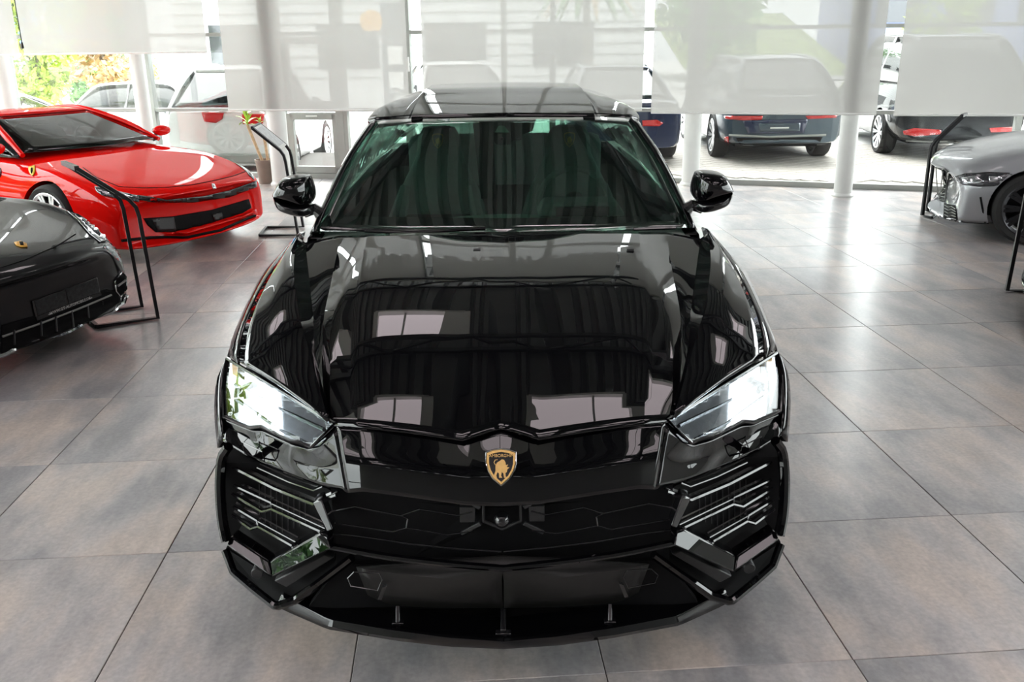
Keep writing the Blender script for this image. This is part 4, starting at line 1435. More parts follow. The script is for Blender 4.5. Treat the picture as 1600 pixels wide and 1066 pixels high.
bc.mirrors(1.55, 1.0, .86, M['grey_paint'])
bc.floorpan(.5, 4.0, .65)

# ---- silver saloon at the right
sc_ = Car('sedan', 'silver grey sports saloon with tall black kidney grille, at the right edge by the column', 'car', (4.53, 9.11, 0), (-.927, .375), 'cars on the showroom floor')
sc_.body([(.24, .17, .78, .34, .80, .54, .74, .625, .26),
         (.255, .145, .83, .36, .86, .57, .79, .675, .27),
         (.31, .14, .87, .40, .905, .64, .83, .765, .27),
         (.48, .14, .90, .44, .94, .72, .86, .86, .20),
         (.72, .15, .915, .45, .955, .80, .87, .935, .10),
         (1.00, .15, .915, .45, .955, .88, .88, 1.01),
         (1.50, .16, .90, .45, .94, .90, .87, 1.05),
         (2.30, .16, .90, .45, .93, .92, .88, 1.02),
         (3.10, .16, .90, .45, .94, .92, .88, 1.0),
         (3.75, .16, .92, .48, .955, .94, .86, 1.02),
         (4.35, .22, .88, .52, .94, .92, .84, 1.05),
         (4.78, .32, .76, .55, .86, .88, .76, 1.02)], M['silver_paint'], [(.86, .345, .385), (3.70, .345, .375)])
sc_.cabin((1.45, 1.06, .78), (2.20, 1.40, .58), (3.25, 1.38, .57), (4.05, 1.06, .66), (.97, .84), M['silver_paint'], M['grey_glass'], .025)
sc_.wheels(.84, .86, 3.70, .345, .26, .265, 'rim_dark', 10)
sc_.mirrors(1.65, 1.05, .88, M['silver_paint'])
sc_.floorpan(.5, 4.3, .66)

# ---- another dark car, only its bumper corner in view
dc_ = Car('sedan', 'black car of which only a chrome edged bumper corner enters at the right edge', 'car', (3.65, 5.77, 0), (-.927, .375), 'cars on the showroom floor')
dc_.body([(.13, .19, .74, .34, .76, .60, .68, .70, .14),
          (.145, .16, .80, .36, .83, .63, .74, .76, .15),
          (.22, .15, .86, .40, .89, .68, .80, .82, .15),
          (.42, .15, .90, .44, .94, .76, .85, .90, .10),
          (1.00, .16, .915, .45, .955, .86, .88, .99),
          (1.50, .16, .90, .45, .94, .90, .87, 1.04),
          (2.30, .18, .90, .45, .93, .92, .88, 1.02),
          (3.70, .18, .92, .48, .955, .94, .86, 1.02),
          (4.35, .34, .76, .55, .86, .90, .76, 1.0)], M['paint_black'], [(.90, .345, .375), (3.45, .345, .375)])
dc_.cabin((1.50, 1.04, .78), (2.20, 1.42, .58), (3.25, 1.40, .57), (4.05, 1.08, .66), (.99, .84), M['paint_black'], M['grey_glass'], .025, seats=False)
dc_.wheels(.84, .90, 3.45, .345, .26, .265, 'rim_dark', 10)
dc_.mirrors(1.7, 1.07, .88, M['paint_black'])
dc_.floorpan(.5, 4.3, .66)

# ---- details lying on the red car
BLK, PL = M['trim_black'], M['plastic']
rc.decal([(215, 306), (261, 311), (316, 306), (357, 297), (400, 282), (400, 292), (357, 308), (302, 316), (250, 316), (217, 313)], 'nose_band', BLK, .008)
lo_ = rc.decal([(148, 292), (162, 294), (195, 302), (217, 307), (217, 316), (185, 311), (160, 306), (151, 300)], 'headlamp', M['lamp_dark'], .006, 5, True)
rc.decal([(165, 297), (190, 303), (208, 309), (190, 309), (170, 303)], 'lamp_lens', M['lamp_silver'], .011, 5, True, lo_)
rc.line([(186, 292), (225, 294), (262, 293), (300, 289), (332, 283), (365, 275), (392, 265)], .0045, 'bonnet_seam', M['void'], .001, n=40)
rc.line([(130, 262), (150, 277), (186, 292)], .004, 'bonnet_seam', M['void'], .001, n=24)
rc.decal([(330, 288.5), (334.5, 288), (337, 294), (332, 295)], 'nose_emblem', M['chrome'], .008, 2)
sh_ = rc.decal([(45, 262), (50, 260.5), (55, 259), (55.5, 268), (52, 276), (48, 272), (46, 268)], 'side_shield', M['yellow'], .006, 3)
rc.decal([(49.5, 264), (52, 263), (52.5, 268), (51, 272), (49.5, 269)], 'horse', M['void'], .011, 2, False, sh_)
g_ = rc.decal([(224, 341), (270, 338), (330, 328), (388, 311), (392, 325), (378, 333), (330, 348), (276, 362), (243, 363), (230, 352)], 'front_grille', M['void'], .006, 6)
rc.decal([(236, 342), (270, 339), (274, 360), (246, 361)], 'grille_mesh', PL, .012, 5, False, g_)
rc.decal([(330, 335), (345, 332), (347, 341), (333, 345)], 'radar_panel', PL, .014, 4, False, g_)
rc.decal([(250, 364), (276, 363), (330, 350), (378, 336), (396, 327), (398, 334), (378, 344), (330, 358), (290, 370)], 'splitter', M['red_paint'], .03, 6, t=.02)
rc.line([(190, 376), (235, 371), (290, 373), (345, 361), (398, 338)], .014, 'chin_edge', M['void'], .01, n=30)

# ---- details lying on the anthracite car
h_ = bc.decal([(105, 315), (114, 316), (132, 328), (153, 349), (166, 366), (165, 377), (156, 379), (141, 367), (121, 344), (109, 326)], 'headlamp', M['lamp_silver'], .006, 5, True)
bc.decal([(120, 328), (133, 337), (152, 357), (156, 369), (146, 363), (128, 343)], 'lamp_projector', M['lamp_dark'], .012, 4, True, h_)
bc.line([(105, 315), (114, 316), (132, 328), (153, 349), (166, 366), (165, 377), (156, 379), (141, 367), (121, 344), (109, 326)], .006, 'lamp_rim', BLK, .008, True, h_, closed=True)
bd = bc.decal([(22, 380), (32, 378), (42, 382), (43, 387), (33, 387), (25, 384)], 'bonnet_crest', M['orange'], .005, 3)
bc.decal([(30, 380), (36, 380), (37, 385), (32, 385)], 'crest_mark', M['void'], .010, 2, False, bd)
bc.line([(0, 419), (40, 406), (90, 384), (118, 366)], .004, 'bonnet_seam', M['void'], .001, n=30)
g_ = bc.decal([(2, 508), (60, 492), (165, 452), (184, 455), (188, 472), (150, 497), (60, 534), (2, 552)], 'lower_grille', M['void'], .005, 8)
for x in (20, 62, 85, 110, 135, 158):
    y = 520 - (x - 20) * .33
    bc.line([(x, y - 4), (x + 3, y + 22)], .006, 'grille_bar', PL, .012, False, g_)
bc.line([(2, 526), (60, 506), (120, 483), (172, 461)], .007, 'grille_trim', M['alu'], .012, False, g_, n=30)
i_ = bc.decal([(178, 440), (189, 425), (195, 431), (196, 452), (187, 464), (180, 455)], 'side_intake', M['void'], .006, 4, True)
bc.line([(178, 440), (189, 425), (195, 431), (196, 452), (187, 464), (180, 455)], .007, 'intake_rim', M['chrome'], .008, True, i_, closed=True)
bc.line([(182, 447), (194, 438)], .008, 'intake_fin', M['alu'], .012, True, i_)
bc.line([(0, 563), (60, 545), (120, 521), (165, 498), (190, 478), (197, 462)], .013, 'chin_lip', M['chrome'], .006, n=40)
bc.decal([(160, 383), (172, 380), (186, 396), (188, 410), (178, 402), (165, 392)], 'turn_lamp', M['lamp_glass'], .006, 4, True)
# number plate holder: a flat dark plate standing on the bumper
cs = [bc.hit(*q)[0] for q in ((49, 470), (148, 434), (157, 461), (56, 501))]
n_ = (cs[1] - cs[0]).cross(cs[3] - cs[0]).normalized()
if n_.y > 0: n_ = -n_
cx_ = sum(cs, V()) / 4
ux = ((cs[1] - cs[0]) + (cs[2] - cs[3])).normalized()
uz = ux.cross(n_)
if uz.z < 0: uz = -uz
PLC = lambda u, v_, e: cx_ + ux * (u * .26) + uz * (v_ * .066) + n_ * (.012 + e)
M['plate'] = pm('matt_plate_film', (0.022, 0.024, 0.026), 0.5, noise=0.6, nscale=45, bump=0.3)
pb = MB().prism([PLC(-1, -1, -.02), PLC(1, -1, -.02), PLC(1, 1, -.02), PLC(-1, 1, -.02)], n_ * .02)
pl = pb.build('number_plate', BLK, bc.root, bevel=.003)
for a, b in ((-.94, -.08), (-.02, .94)):
    MB().prism([PLC(a, -.55, 0), PLC(b, -.55, 0), PLC(b, .92, 0), PLC(a, .92, 0)], n_ * .003).build('plate_half', M['plate'], pl, smooth=0)
MB().prism([PLC(-1, -.98, .0), PLC(1, -.98, .0), PLC(1, -.62, .0), PLC(-1, -.62, .0)], n_ * .005).build('plate_strip', PL, pl, smooth=0)
R3 = Matrix((ux, uz, n_)).transposed()
if R3.determinant() < 0: R3 = Matrix((-ux, uz, n_)).transposed()
X4 = Matrix.Translation(PLC(0, -.90, .006)) @ R3.to_4x4()
text_mesh('plate_lettering', 'WWW.GT-AUTOMOBILE.DE', .026, M['white'], pl, X4)
for u in (-.62, .62):
    MB().bar(PLC(u - .05, -.8, .006), PLC(u + .05, -.8, .006), .014, .004).build('plate_clip', M['white'], pl)

# ---- details lying on the silver car
h_ = sc_.decal([(1494, 276), (1508, 272.5), (1544, 270), (1577, 271), (1597, 277.5), (1580, 284.5), (1553, 291), (1529, 292), (1505, 289), (1497, 283)], 'headlamp', M['lamp_dark'], .006, 5, True)
for q in ([(1503, 278), (1524, 275), (1538, 284), (1522, 288), (1506, 285)], [(1545, 276), (1562, 276), (1566, 279), (1556, 284), (1546, 285)]):
    sc_.decal(q, 'lamp_projector', M['lamp_silver'], .011, 4, True, h_)
sc_.line([(1494, 276), (1508, 272.5), (1544, 270), (1577, 271), (1597, 277.5)], .006, 'lamp_brow', BLK, .008, True, h_)
for q, ys_ in (([(1465, 276), (1469, 267), (1477, 264), (1482, 268), (1481, 285), (1477, 316), (1468, 313)], (273, 280, 287, 294, 301, 308)),
               ([(1455, 279), (1458, 270), (1462, 268), (1463, 276), (1462, 290), (1460, 296), (1456, 292)], (277, 284, 290))):
    k_ = sc_.decal(q, 'kidney_grille', M['void'], .010, 3)
    sc_.line(q, .006, 'kidney_frame', M['alu'], .013, False, k_, closed=True)
    x0, x1 = min(p[0] for p in q) + 1.5, max(p[0] for p in q) - 1.5
    for y in ys_:
        sc_.line([(x0, y), (x1, y + 1)], .005, 'kidney_slat', M['alu'], .013, False, k_)
pq = sc_.decal([(1455, 288), (1465, 290), (1467, 313), (1458, 308)], 'number_plate', M['white'], .025, 4)
for y in (293, 299, 305):
    sc_.decal([(1458, y), (1463, y + 1), (1464, y + 4), (1459, y + 3)], 'plate_character', M['void'], .032, 3, False, pq)
m_ = sc_.decal([(1475, 318), (1493, 321), (1497, 343), (1490, 348), (1474, 340)], 'air_intake', M['void'], .006, 4)
for k in range(5):
    sc_.line([(1476, 322 + k * 5), (1482, 325 + k * 5), (1488, 323 + k * 5), (1495, 327 + k * 4)], .004, 'honeycomb', M['alu'], .010, False, m_)
sc_.line([(1532, 308), (1535, 325), (1539, 352)], .010, 'air_slit', M['void'], .002, True)
sc_.decal([(1497, 355), (1540, 358), (1560, 362), (1541, 368), (1518, 365)], 'lower_vent', M['void'], .006, 5, True)
sc_.line([(1454, 328), (1463, 342), (1487, 352), (1500, 352)], .010, 'chin_lip', M['silver_paint'], .008, False, n=16)
dc_.line([(1592, 462), (1598, 472), (1606, 482)], .012, 'chin_lip', M['chrome'], .006)
# ------------------------------------------------------------------ outside the glass
M['asphalt'] = pm('pale_forecourt', (0.58, 0.57, 0.55), 0.85, noise=0.15, nscale=3, bump=0.1)
M['ground'] = pm('forecourt_edge', (0.34, 0.34, 0.30), 0.9, noise=0.2, nscale=0.6)
GZ = 0.05
def gz(x, y):
    """the forecourt falls away to the left of the entrance"""
    t = min(1, max(0, (-1.0 - x) / 5))
    return GZ - .30 * t + (y - 13) * (-.045 * t + .006 * (1 - t))
gp = [facade(p) for p in range(-500, 1901, 60)]
rows = [[V((p.x * k, p.y + .07 + dy, 0)) for p in gp] for dy, k in ((0, 1), (2, 1.1), (5, 1.3), (10, 1.7), (20, 2.4), (75, 6))]
for r in rows:
    for p in r: p.z = gz(p.x, min(p.y, 40))
v, f = grid_mesh(rows)
o = mk('ground', v, f, M['asphalt'], None, 60)
setp(o, kind='structure', label='pale forecourt outside the showroom glass')
o = MB().box((XL - 30.2, -27, -0.62), (60, 80, 0.04)).build('ground', M['ground'], None, smooth=0)
setp(o, kind='structure', label='forecourt beyond the left windows')
o = MB().box((XR + 30.3, -30, -0.02), (60, 80, 0.04)).build('ground', M['ground'], None, smooth=0)
setp(o, kind='structure', label='forecourt beyond the right windows')
def outside_car(name, label, loc, heading, mat, L, Hr, w=.93, kind='suv', rim='rim', hood=.98, sub=1):
    c = Car(name, label, 'car', (loc[0], loc[1], gz(loc[0] - heading[0] * L / 2, loc[1] - heading[1] * L / 2)), heading, 'cars parked outside the glass')
    b = .98 if kind == 'suv' else .86
    zc = .22 if kind == 'suv' else .16
    e = .10
    bl = Hr * .60
    c.body([(.16, zc + .06, .72, .40, w - .14, bl * .74, .72, bl * .82, .15),
            (.22, zc, .80, .42, w - .07, bl * .80, .78, bl * .88, .15),
            (.50, zc, .88, .46, w - .02, bl * .90, .84, bl * .96, .06),
            (1.0, zc, .90, .48, w + .02, bl * .96, .88, bl * 1.0, 0),
            (1.6, zc, .90, .48, w, bl, .90, bl * 1.03, 0),
            (L * .5, zc, .90, .50, w, bl * 1.02, .90, bl * 1.04, 0),
            (L * .78, zc, .90, .52, w + .02, bl * 1.05, .90, bl * 1.06, 0),
            (L - .45, zc + .05, .88, .55, w, bl * 1.08, .88, bl * 1.12, 0),
            (L - .10, zc + .08, .84, .56, w - .05, bl * 1.06, .82, bl * 1.12, -.08),
            (L, zc + .12, .80, .58, w - .10, bl * 1.0, .78, bl * 1.06, -.08)], mat, [(.95, .36, .40), (L - 1.0, .36, .40)], sub)
    rr = L - (.75 if kind == 'suv' else 1.3)
    c.cabin((1.55, bl * 1.03, w - .12), (2.25, Hr - .04, w - .33), (rr, Hr - .06, w - .35), (L - .12 - (.25 if kind != 'suv' else 0), bl * 1.12, w - .16), (bl * 1.02, w - .05), mat, M['grey_glass'], .03, seats=False)
    c.wheels(w - .10, .95, L - 1.0, .36, .25, .27, rim, 10)
    c.mirrors(1.75, bl * 1.1, w - .04, mat)
    c.floorpan(.5, L - .5, .66)
    return c
RED = M['tail_red']
# blue-grey sports SUV right behind the glass
c1 = outside_car('suv', 'blue-grey car outside seen from behind, below the right-centre blind', (4.42, 18.0), (.03, 1), M['blue_paint'], 4.75, 1.62)
c1.decal([(1132, 181), (1192, 181), (1190, 187), (1160, 188), (1134, 186)], 'tail_lamp', RED, .01, 5)
c1.decal([(1258, 181), (1308, 180), (1306, 184), (1262, 186)], 'tail_lamp', RED, .01, 5)
c1.decal([(1160, 188), (1262, 186), (1256, 208), (1168, 209)], 'plate_recess', M['navy_paint'], .008, 8)
p_ = c1.decal([(1185, 193), (1250, 192), (1249, 205), (1187, 206)], 'number_plate', M['blue_paint'], .016, 6)
c1.line([(1203, 200), (1232, 199.5)], .012, 'plate_strip', M['white'], .02, False, p_)
c1.line([(1140, 211), (1200, 214), (1290, 211)], .018, 'bumper_chrome', M['alu'], .006, n=20)
c1.decal([(1150, 216), (1285, 214), (1270, 243), (1170, 244)], 'diffuser', M['void'], .008, 8)
for q in ([(1160, 232), (1176, 236), (1172, 246), (1164, 244)], [(1276, 232), (1290, 230), (1288, 242), (1280, 244)]):
    c1.decal(q, 'exhaust_trim', M['chrome'], .018, 4)
c1.decal([(1133, 214), (1139, 213), (1139, 228), (1134, 229)], 'reflector', RED, .012, 3)
# black SUV at the right
c2 = outside_car('suv', 'large dark SUV outside seen from behind, above the silver car', (7.75, 18.3), (.13, 1), M['grey_paint'], 4.95, 1.93, 1.0)
c2.decal([(1412, 204), (1428, 200), (1470, 203), (1470, 210), (1430, 213), (1413, 210)], 'tail_lamp', RED, .012, 5)
c2.decal([(1545, 200), (1585, 198), (1586, 205), (1548, 207)], 'tail_lamp', RED, .012, 5)
c2.line([(1415, 232), (1480, 236), (1585, 230)], .02, 'bumper_chrome', M['alu'], .006, n=20)
c2.decal([(1425, 238), (1575, 236), (1565, 252), (1440, 254)], 'diffuser', M['void'], .008, 8)
# navy car partly behind the black SUV
c3 = outside_car('sedan', 'navy blue car outside half hidden behind the black SUV windscreen pillar', (1.72, 17.9), (-.02, 1), M['navy_paint'], 4.6, 1.5, .92, 'sedan')
c3.decal([(1003, 188), (1026, 187), (1036, 192), (1030, 197), (1004, 197)], 'tail_lamp', RED, .012, 4)
# white cars on the left
c4 = outside_car('hatchback', 'white car outside with red tail lamps and red plate, behind the potted plant', (-4.6, 18.1), (.02, 1), M['white_paint'], 4.4, 1.86)
c4.decal([(315, 175), (350, 176), (348, 186), (338, 192), (320, 190)], 'tail_lamp', RED, .012, 4)
c4.decal([(378, 178), (413, 178), (411, 193), (380, 194)], 'number_plate', RED, .012, 4)
c4.decal([(318, 240), (425, 240), (425, 256), (320, 256)], 'bumper_strip', M['alu'], .01, 8)
c5 = outside_car('hatchback', 'white car outside parked behind the glazed casement frame', (-1.75, 19.2), (-.25, 1), M['white_paint'], 4.5, 1.55, .93, 'sedan')
c6 = outside_car('suv', 'white SUV far outside in side view, above the red car roof', (-5.9, 21.3), (.985, -.05), M['white_paint'], 4.7, 1.75)
c7 = outside_car('sedan', 'white car far outside beyond the leftmost column', (-16.4, 23.0), (-.95, .1), M['white_paint'], 4.6, 1.5, .92, 'sedan')
c8 = outside_car('hatchback', 'dark red car outside in the gap between the two left blinds', (-8.3, 28.6), (0.05, 1), pm('dark_red_paint', (.25, .01, .015), .4, 0, .8), 4.2, 1.5)

# pavers of the forecourt in front of the right-hand panes
pv_me = None
pav = bpy.data.objects['ground']
pa = .58
k_ = 0
M['paver'] = pm('concrete_paver', (0.42, 0.39, 0.355), 0.85, noise=0.25, nscale=2.2, bump=0.2)
mb = MB()
mb.v, mb.f = [], []
a, b, h = .148, .098, .02
vs = [(x * (a - e), y * (b - e), z) for z, e in ((-h, 0), (-.003, 0), (0, .006)) for x, y in ((-1, -1), (1, -1), (1, 1), (-1, 1))]
fs = [(8, 9, 10, 11)] + [(k + i, k + (i + 1) % 4, k + 4 + (i + 1) % 4, k + 4 + i) for k in (0, 4) for i in range(4)]
pv_me = bpy.data.meshes.new('paver')
pv_me.from_pydata(vs, [], fs)
pv_me.materials.append(M['paver'])
cells = []
for j in range(-60, 60):
    for i in range(-40, 40):
        u = (i + (.5 if j % 2 else 0)) * .305
        w = j * .205
        x, y = 5.5 + u * math.cos(pa) - w * math.sin(pa), 12.6 + u * math.sin(pa) + w * math.cos(pa)
        if not (2.2 < x < 8.5): continue
        fx, fy = pix((x, y, GZ))
        f_ = facade(min(1890, max(-490, fx)))
        dd = (V((x, y)) - V((f_.x, f_.y))).length if y > f_.y else -1
        if y < 10 or fy > hor(fx) + 190 + .0 * fx or fx < 1035 or fx > 1500: pass
        inside = False
        for p_, q_ in zip(gp, gp[1:]):
            if p_.x <= x <= q_.x:
                inside = y > p_.y + (q_.y - p_.y) * (x - p_.x) / (q_.x - p_.x) + .28
        if inside and 1030 < fx < 1480 and fy > 205:
            cells.append((y, x))
cells.sort()
for y, x in cells[:300]:
    o = bpy.data.objects.new('paver', pv_me)
    COL.objects.link(o)
    o.parent = pav
    o.location = (x, y, gz(x, y) + .02)
    o.rotation_euler = (0, 0, pa)

# white ribbed hall across the street, with a canopy sign
M['hall'] = pm('white_cladding', (0.70, 0.71, 0.72), 0.6, noise=0.03, nscale=4)
bl = empty('building', (-4.5, 44, 0), 0, 'white ribbed industrial hall across the street, seen through the centre blinds', 'building')
wl = MB().box((0, 0, 3.0), (22, 6, 10))
wl.build('wall', M['hall'], bl, smooth=0)
rb = MB()
for k in range(16):
    rb.box((0, -3.03, .5 + k * .48), (22, .08, .05))
setp(rb.build('cladding_rib', M['alu'], bl, smooth=0), kind='stuff')
for k in range(4):
    MB().box((-8 + k * 5, -3.06, 1.9), (2.8, .1, 2.0)).build('window', M['lamp_dark'], bl, smooth=0)
b2 = empty('building', (-22.5, 47, 0), .1, 'blue glazed hall far outside beyond the gap of the left blinds', 'building')
MB().box((0, 0, 2.0), (9, 6, 8)).build('wall', M['hall'], b2, smooth=0)
for k in range(5):
    MB().box((-3.4 + k * 1.7, -3.05, 3.2), (1.3, .1, 2.6)).build('window', pm('blue_pane', (.08, .22, .42), .2), b2, smooth=0)
b3 = empty('building', (27, 48, 0), -.1, 'blue flat-roofed building far outside behind the rightmost blind', 'building')
MB().box((0, 0, 3.5), (18, 8, 7)).build('wall', pm('blue_cladding', (.18, .22, .42), .6, noise=.05), b3, smooth=0)
for k in range(5):
    MB().box((-7 + k * 3.4, -4.05, 3.6), (2.2, .1, 1.6)).build('window', M['lamp_dark'], b3, smooth=0)
sg_ = empty('sign', (-3.9, 30, -.4), 0, 'tall roadside sign board with a round peach disc, seen through the blind', 'sign')
MB().box((0, 0, 2.0), (.9, .18, 3.4)).build('board', M['blue_paint'], sg_, bevel=.02)
MB().lathe([(0, -.12), (.38, -.12), (.38, .12), (0, .12)], 24, 'Y', (-.75, 0, 3.1)).build('disc', M['orange'], sg_)
for k in range(2):
    MB().box((.05, -.11, 2.0 - k * .85), (.6, .05, .6)).build('panel', M['white'], sg_, smooth=0)

# trees and shrubs
M['bark'] = pm('bark', (0.20, 0.16, 0.12), 0.9, noise=0.3, nscale=12, bump=0.4)
def leafmat(nm, c): return pm(nm, c, 0.6, noise=0.45, nscale=3)
LM = [leafmat('leaf_yellow_green', (0.30, 0.40, 0.06)), leafmat('leaf_green', (0.10, 0.24, 0.06)), leafmat('leaf_autumn', (0.50, 0.34, 0.16))]
def leaf_cloud(parent, blobs, mat, n, size, name='foliage'):
    vs, fs = [], []
    for _ in range(n):
        c, r = random.choice(blobs)
        d = V((random.gauss(0, 1), random.gauss(0, 1), random.gauss(0, 1))).normalized() * (r * random.random() ** .4)
        p = V(c) + d
        a = V((random.gauss(0, 1), random.gauss(0, 1), random.gauss(0, 1))).normalized()
        b = a.cross(V((random.gauss(0, 1), random.gauss(0, 1), random.gauss(0, 1)))).normalized()
        s_ = size * random.uniform(.6, 1.3)
        k = len(vs)
        vs += [p - a * s_, p + b * s_ * .45, p + a * s_, p - b * s_ * .45]
        fs.append((k, k + 1, k + 2, k + 3))
    o = mk(name, vs, fs, mat, parent, 0, False)
    return setp(o, kind='stuff')
def tree(label, loc, h, r, mat, n=2600, size=.16, trunk=.16):
    t = empty('tree', loc, 0, label, 'tree')
    MB().tube([(0, 0, 0), (.05, 0, h * .4), (-.05, .05, h * .8)], [trunk, trunk * .7, trunk * .3], 10).build('trunk', M['bark'], t)
    bl_ = [((random.uniform(-r, r) * .75, random.uniform(-r, r) * .75, h * random.uniform(.27, 1.0)), r * random.uniform(.3, .55)) for _ in range(14)]
    for c, q in bl_[:6]:
        MB().tube([(0, 0, h * .4), V((0, 0, h * .4)).lerp(V(c), .6), V(c)], [trunk * .4, trunk * .25, .02], 6).build('branch', M['bark'], t)
    leaf_cloud(t, bl_, mat, n, size)
    return t
tree('yellow-green leafy tree outside, behind the red car roof', (-14.6, 27, -1.4), 6.5, 1.9, LM[0], 4500, .15)
tree('autumn coloured tree outside beside the white column', (-14.6, 32, -1.6), 6.0, 1.7, LM[2], 3500, .15)
tree('dark green round tree outside under the raised blind', (-16.6, 36.5, -1.8), 6.5, 2.0, LM[1], 4000, .16)
tree('pale green tree outside at the far left edge', (-20.5, 32, -1.6), 7.0, 2.2, LM[0], 4500, .16)
tree('green tree across the road behind the right-centre blind', (7.5, 34, 0), 6.5, 3.0, LM[1], 2500, .22)
tree('yellow shrub outside behind the rightmost blind', (17.0, 34, 0), 4.0, 1.6, LM[0], 1500, .16)
# trees beyond the left-hand windows, seen mirrored in the lamps and paint
for k, (x, y) in enumerate(((-17, -2), (-19, 3), (-16, 7.5))):
    tree(['leafy street tree past the left windows, nearest the back wall', 'leafy street tree past the left windows, middle one', 'leafy street tree past the left windows, nearest the glass front'][k], (x, y, -.6), 6.2, 2.0, LM[k % 2], 1800, .2)
# grassy bank across the road
bk = MB()
v, f = grid_mesh([[V((x, 40 + 10 * t, .6 + 2.6 * t + .2 * math.sin(x * .3))) for x in range(8, 17, 2)] for t in (0, .4, .8, 1.2)])
o = mk('grass_bank', v, f, pm('lawn', (0.20, 0.26, 0.08), 0.9, noise=.3, nscale=2), None, 60)
setp(o, 'grassy bank rising across the road behind the right blinds', 'bank')
# palm right behind the blind above the black SUV roof
pm_t = empty('palm', (1.75, 20.0, GZ), 0, 'slender palm outside behind the blind above the black SUV roof', 'palm')
MB().tube([(0, 0, 0), (.02, 0, 1.2), (-.02, 0, 3.1)], [.12, .10, .08], 10).build('trunk', M['bark'], pm_t)
for k in range(16):
    a = 2 * PI * k / 16 + .1
    d = V((math.cos(a), math.sin(a), 0))
    P = [V((0, 0, 3.1)) + d * (1.2 * t) + V((0, 0, .55 * t - 1.3 * t * t)) for t in (0, .25, .5, .75, 1.0)]
    sd = V((-d.y, d.x, 0))
    rows = [[p + sd * w - V((0, 0, abs(w) * .5)) for w in (-u, 0, u)] for p, u in zip(P, (.02, .07, .09, .07, .01))]
    v, f = grid_mesh(rows)
    mk('frond', v, f, LM[2 if k % 3 == 0 else 1], pm_t, 0)
# ------------------------------------------------------------------ information stands
def stand(label, foot, foot2, bend, top, depth_dir, width_vec):
    """two bent square rails with a sheet between; all points given for the near rail, the far rail is offset by width_vec"""
    root = empty('information_stand', (foot.x, foot.y, 0), 0, label, 'stand', 'black framed information stands')
    o = root.location.copy()
    w = V(width_vec)
    r = .014
    def rail(off):
        a, b, c, d = [V(q) - o + off for q in (foot2, foot, bend, top)]
        a.z = b.z = r
        pts = [a, b]
        e = .07
        bm_ = [c.lerp(b, .10), c.lerp(b, .03) + (d - c) * .03, c.lerp(d, .14)]
        return pts, bm_, d
    rails = []
    for off in (V(), w):
        pts, bm_, d = rail(off)
        MB().tube(pts + bm_ + [d], 0, sq=(.026, .026)).build('rail', M['black_metal'], root, smooth=20)
        rails.append((pts, bm_, d))
    MB().bar(rails[0][2], rails[1][2], .03, .03).build('cross_bar', M['black_metal'], root, smooth=0)
    MB().bar(rails[0][0][0], rails[1][0][0], .026, .026).build('cross_bar', M['black_metal'], root, smooth=0)
    c0, c1 = rails[0][1][2], rails[1][1][2]
    d0, d1 = rails[0][2], rails[1][2]
    nn = (d0 - c0).cross(c1 - c0).normalized()
    if nn.z < 0: nn = -nn
    MB().prism([c0, c1, d1, d0], nn * .012).build('sheet_holder', M['white'], root, smooth=0)
    q = [c0.lerp(d0, .1).lerp(c1.lerp(d1, .1), .1), c0.lerp(d0, .1).lerp(c1.lerp(d1, .1), .9), c0.lerp(d0, .9).lerp(c1.lerp(d1, .9), .9), c0.lerp(d0, .9).lerp(c1.lerp(d1, .9), .1)]
    MB().prism([p + nn * .013 for p in q], nn * .002).build('paper_sheet', pm('printed_paper', (.62, .63, .64), .5, noise=.15, nscale=25), root, smooth=0)
    return root
def upz(px, py, ref):            # height of a pixel above the ground point ref
    return at_plane(px, py, ref, V((ref.x, ref.y, 0)).normalized())
f1, g1 = at_z(247, 499, 0), at_z(222, 481, 0)
stand('black information stand leaning over the dark anthracite car nose', f1, at_z(152, 513, 0), upz(214, 320, f1), at_plane(120, 263, f1 + V((-.2, -.1, 0)), V((f1.x, f1.y, 0)).normalized()), None, V((g1.x - f1.x, g1.y - f1.y, 0)))
f2, g2 = at_z(466, 369, 0), at_z(474, 356, 0)
stand('black information stand with white sheet beside the potted plant and red car', f2, at_z(406, 370, 0), upz(444, 240, f2), at_plane(394, 200, f2 + V((-.1, -.2, 0)), V((f2.x, f2.y, 0)).normalized()), None, V((g2.x - f2.x + .0, g2.y - f2.y, 0)))
f3 = at_z(1441, 338, 0)
stand('black information stand in front of the silver car nose', f3, at_z(1456, 342, 0), upz(1455, 226, f3), at_plane(1503, 181, f3 + V((.2, -.1, 0)), V((f3.x, f3.y, 0)).normalized()), None, V((.17, .24, 0)))
f4 = at_z(1573, 456, 0)
stand('black information stand at the right edge near the silver car wheel', f4, at_z(1604, 458, 0), upz(1612, 262, f4), upz(1660, 205, f4 + V((.2, 0, 0))), None, V((.30, .22, 0)))

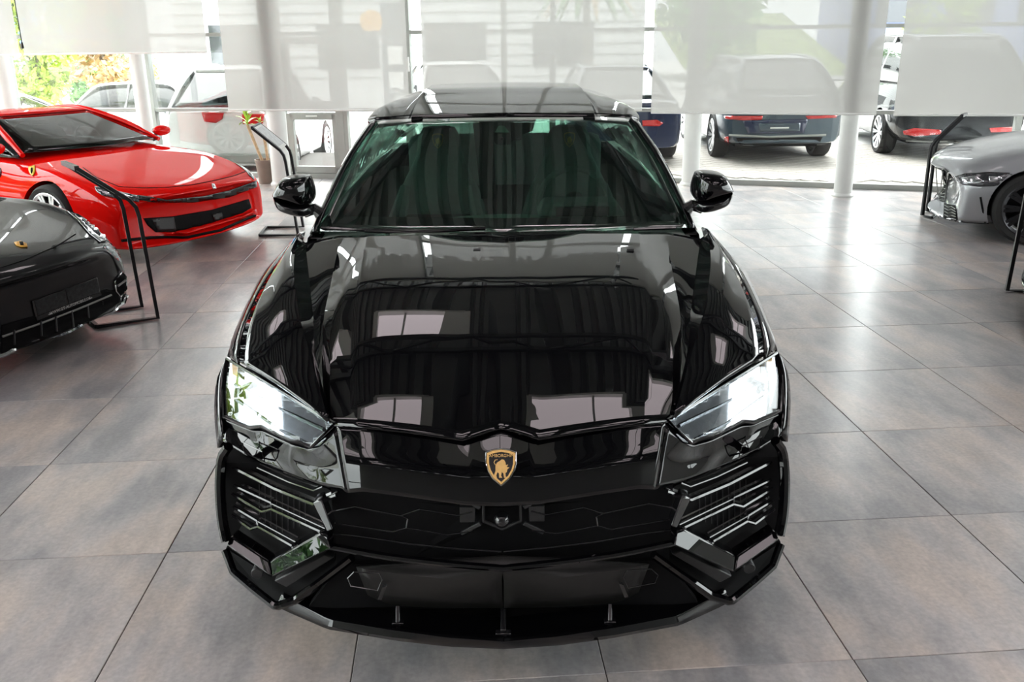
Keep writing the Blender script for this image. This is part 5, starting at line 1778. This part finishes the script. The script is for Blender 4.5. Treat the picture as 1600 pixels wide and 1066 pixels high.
# ------------------------------------------------------------------ potted dracaena
pb_ = at_z(417, 286, 0)
pp = empty('potted_plant', (pb_.x, pb_.y, 0), 0, 'dracaena with two bare stems in a brown pot beside the grey column', 'plant')
M['pot'] = pm('brown_plastic_pot', (0.24, 0.18, 0.145), 0.55, noise=.06, nscale=10)
M['cane'] = pm('dracaena_cane', (0.52, 0.36, 0.22), 0.8, noise=.25, nscale=25, bump=.3)
M['leaf'] = pm('dracaena_leaf', (0.34, 0.50, 0.05), 0.4, noise=.35, nscale=14)
MB().lathe([(.0, 0), (.105, 0), (.135, .31), (.145, .31), (.145, .345), (.13, .345), (.125, .30)], 28).build('pot', M['pot'], pp)
MB().lathe([(.0, .31), (.128, .305)], 20, cap=False).build('soil', M['bark'], pp)
st = [[V((-.03, 0, .30)), V((-.12, .0, .58)), V((-.20, 0, .84))], [V((.04, .02, .30)), V((.02, .02, .62)), V((-.03, .02, .86))]]
for q in st:
    MB().tube(catmull(q, 8), .022, 8).build('stem', M['cane'], pp)
def leaf(base, az, el, ln, droop, w=.028):
    d = V((math.cos(az), math.sin(az), 0))
    sd = V((-d.y, d.x, 0))
    rows = []
    for t, u in ((0, .5), (.25, 1), (.55, .9), (.85, .5), (1, .05)):
        p = base + d * (ln * t * math.cos(el)) + V((0, 0, ln * t * math.sin(el) - droop * t * t))
        rows.append([p - sd * w * u, p - V((0, 0, .008 * u)), p + sd * w * u])
    v, f = grid_mesh(rows)
    return mk('leaf', v, f, M['leaf'], pp, 40)
for k in range(9):
    leaf(st[0][2] + V((0, 0, .01 * k)), k * 2.4, .35 + .13 * k, .26, .16 - .012 * k)
for k in range(7):
    leaf(st[0][2] + V((.0, 0, .16 + .01 * k)), k * 2.4 + 1, .5 + .14 * k, .22, .08)
for k in range(6):
    leaf(st[1][2] + V((0, 0, .01 * k)), k * 2.4 + .6, .7 + .1 * k, .12, .06, .018)
MB().tube([st[0][2], st[0][2] + V((.0, 0, .2))], .012, 6).build('stem', M['leaf'], pp)
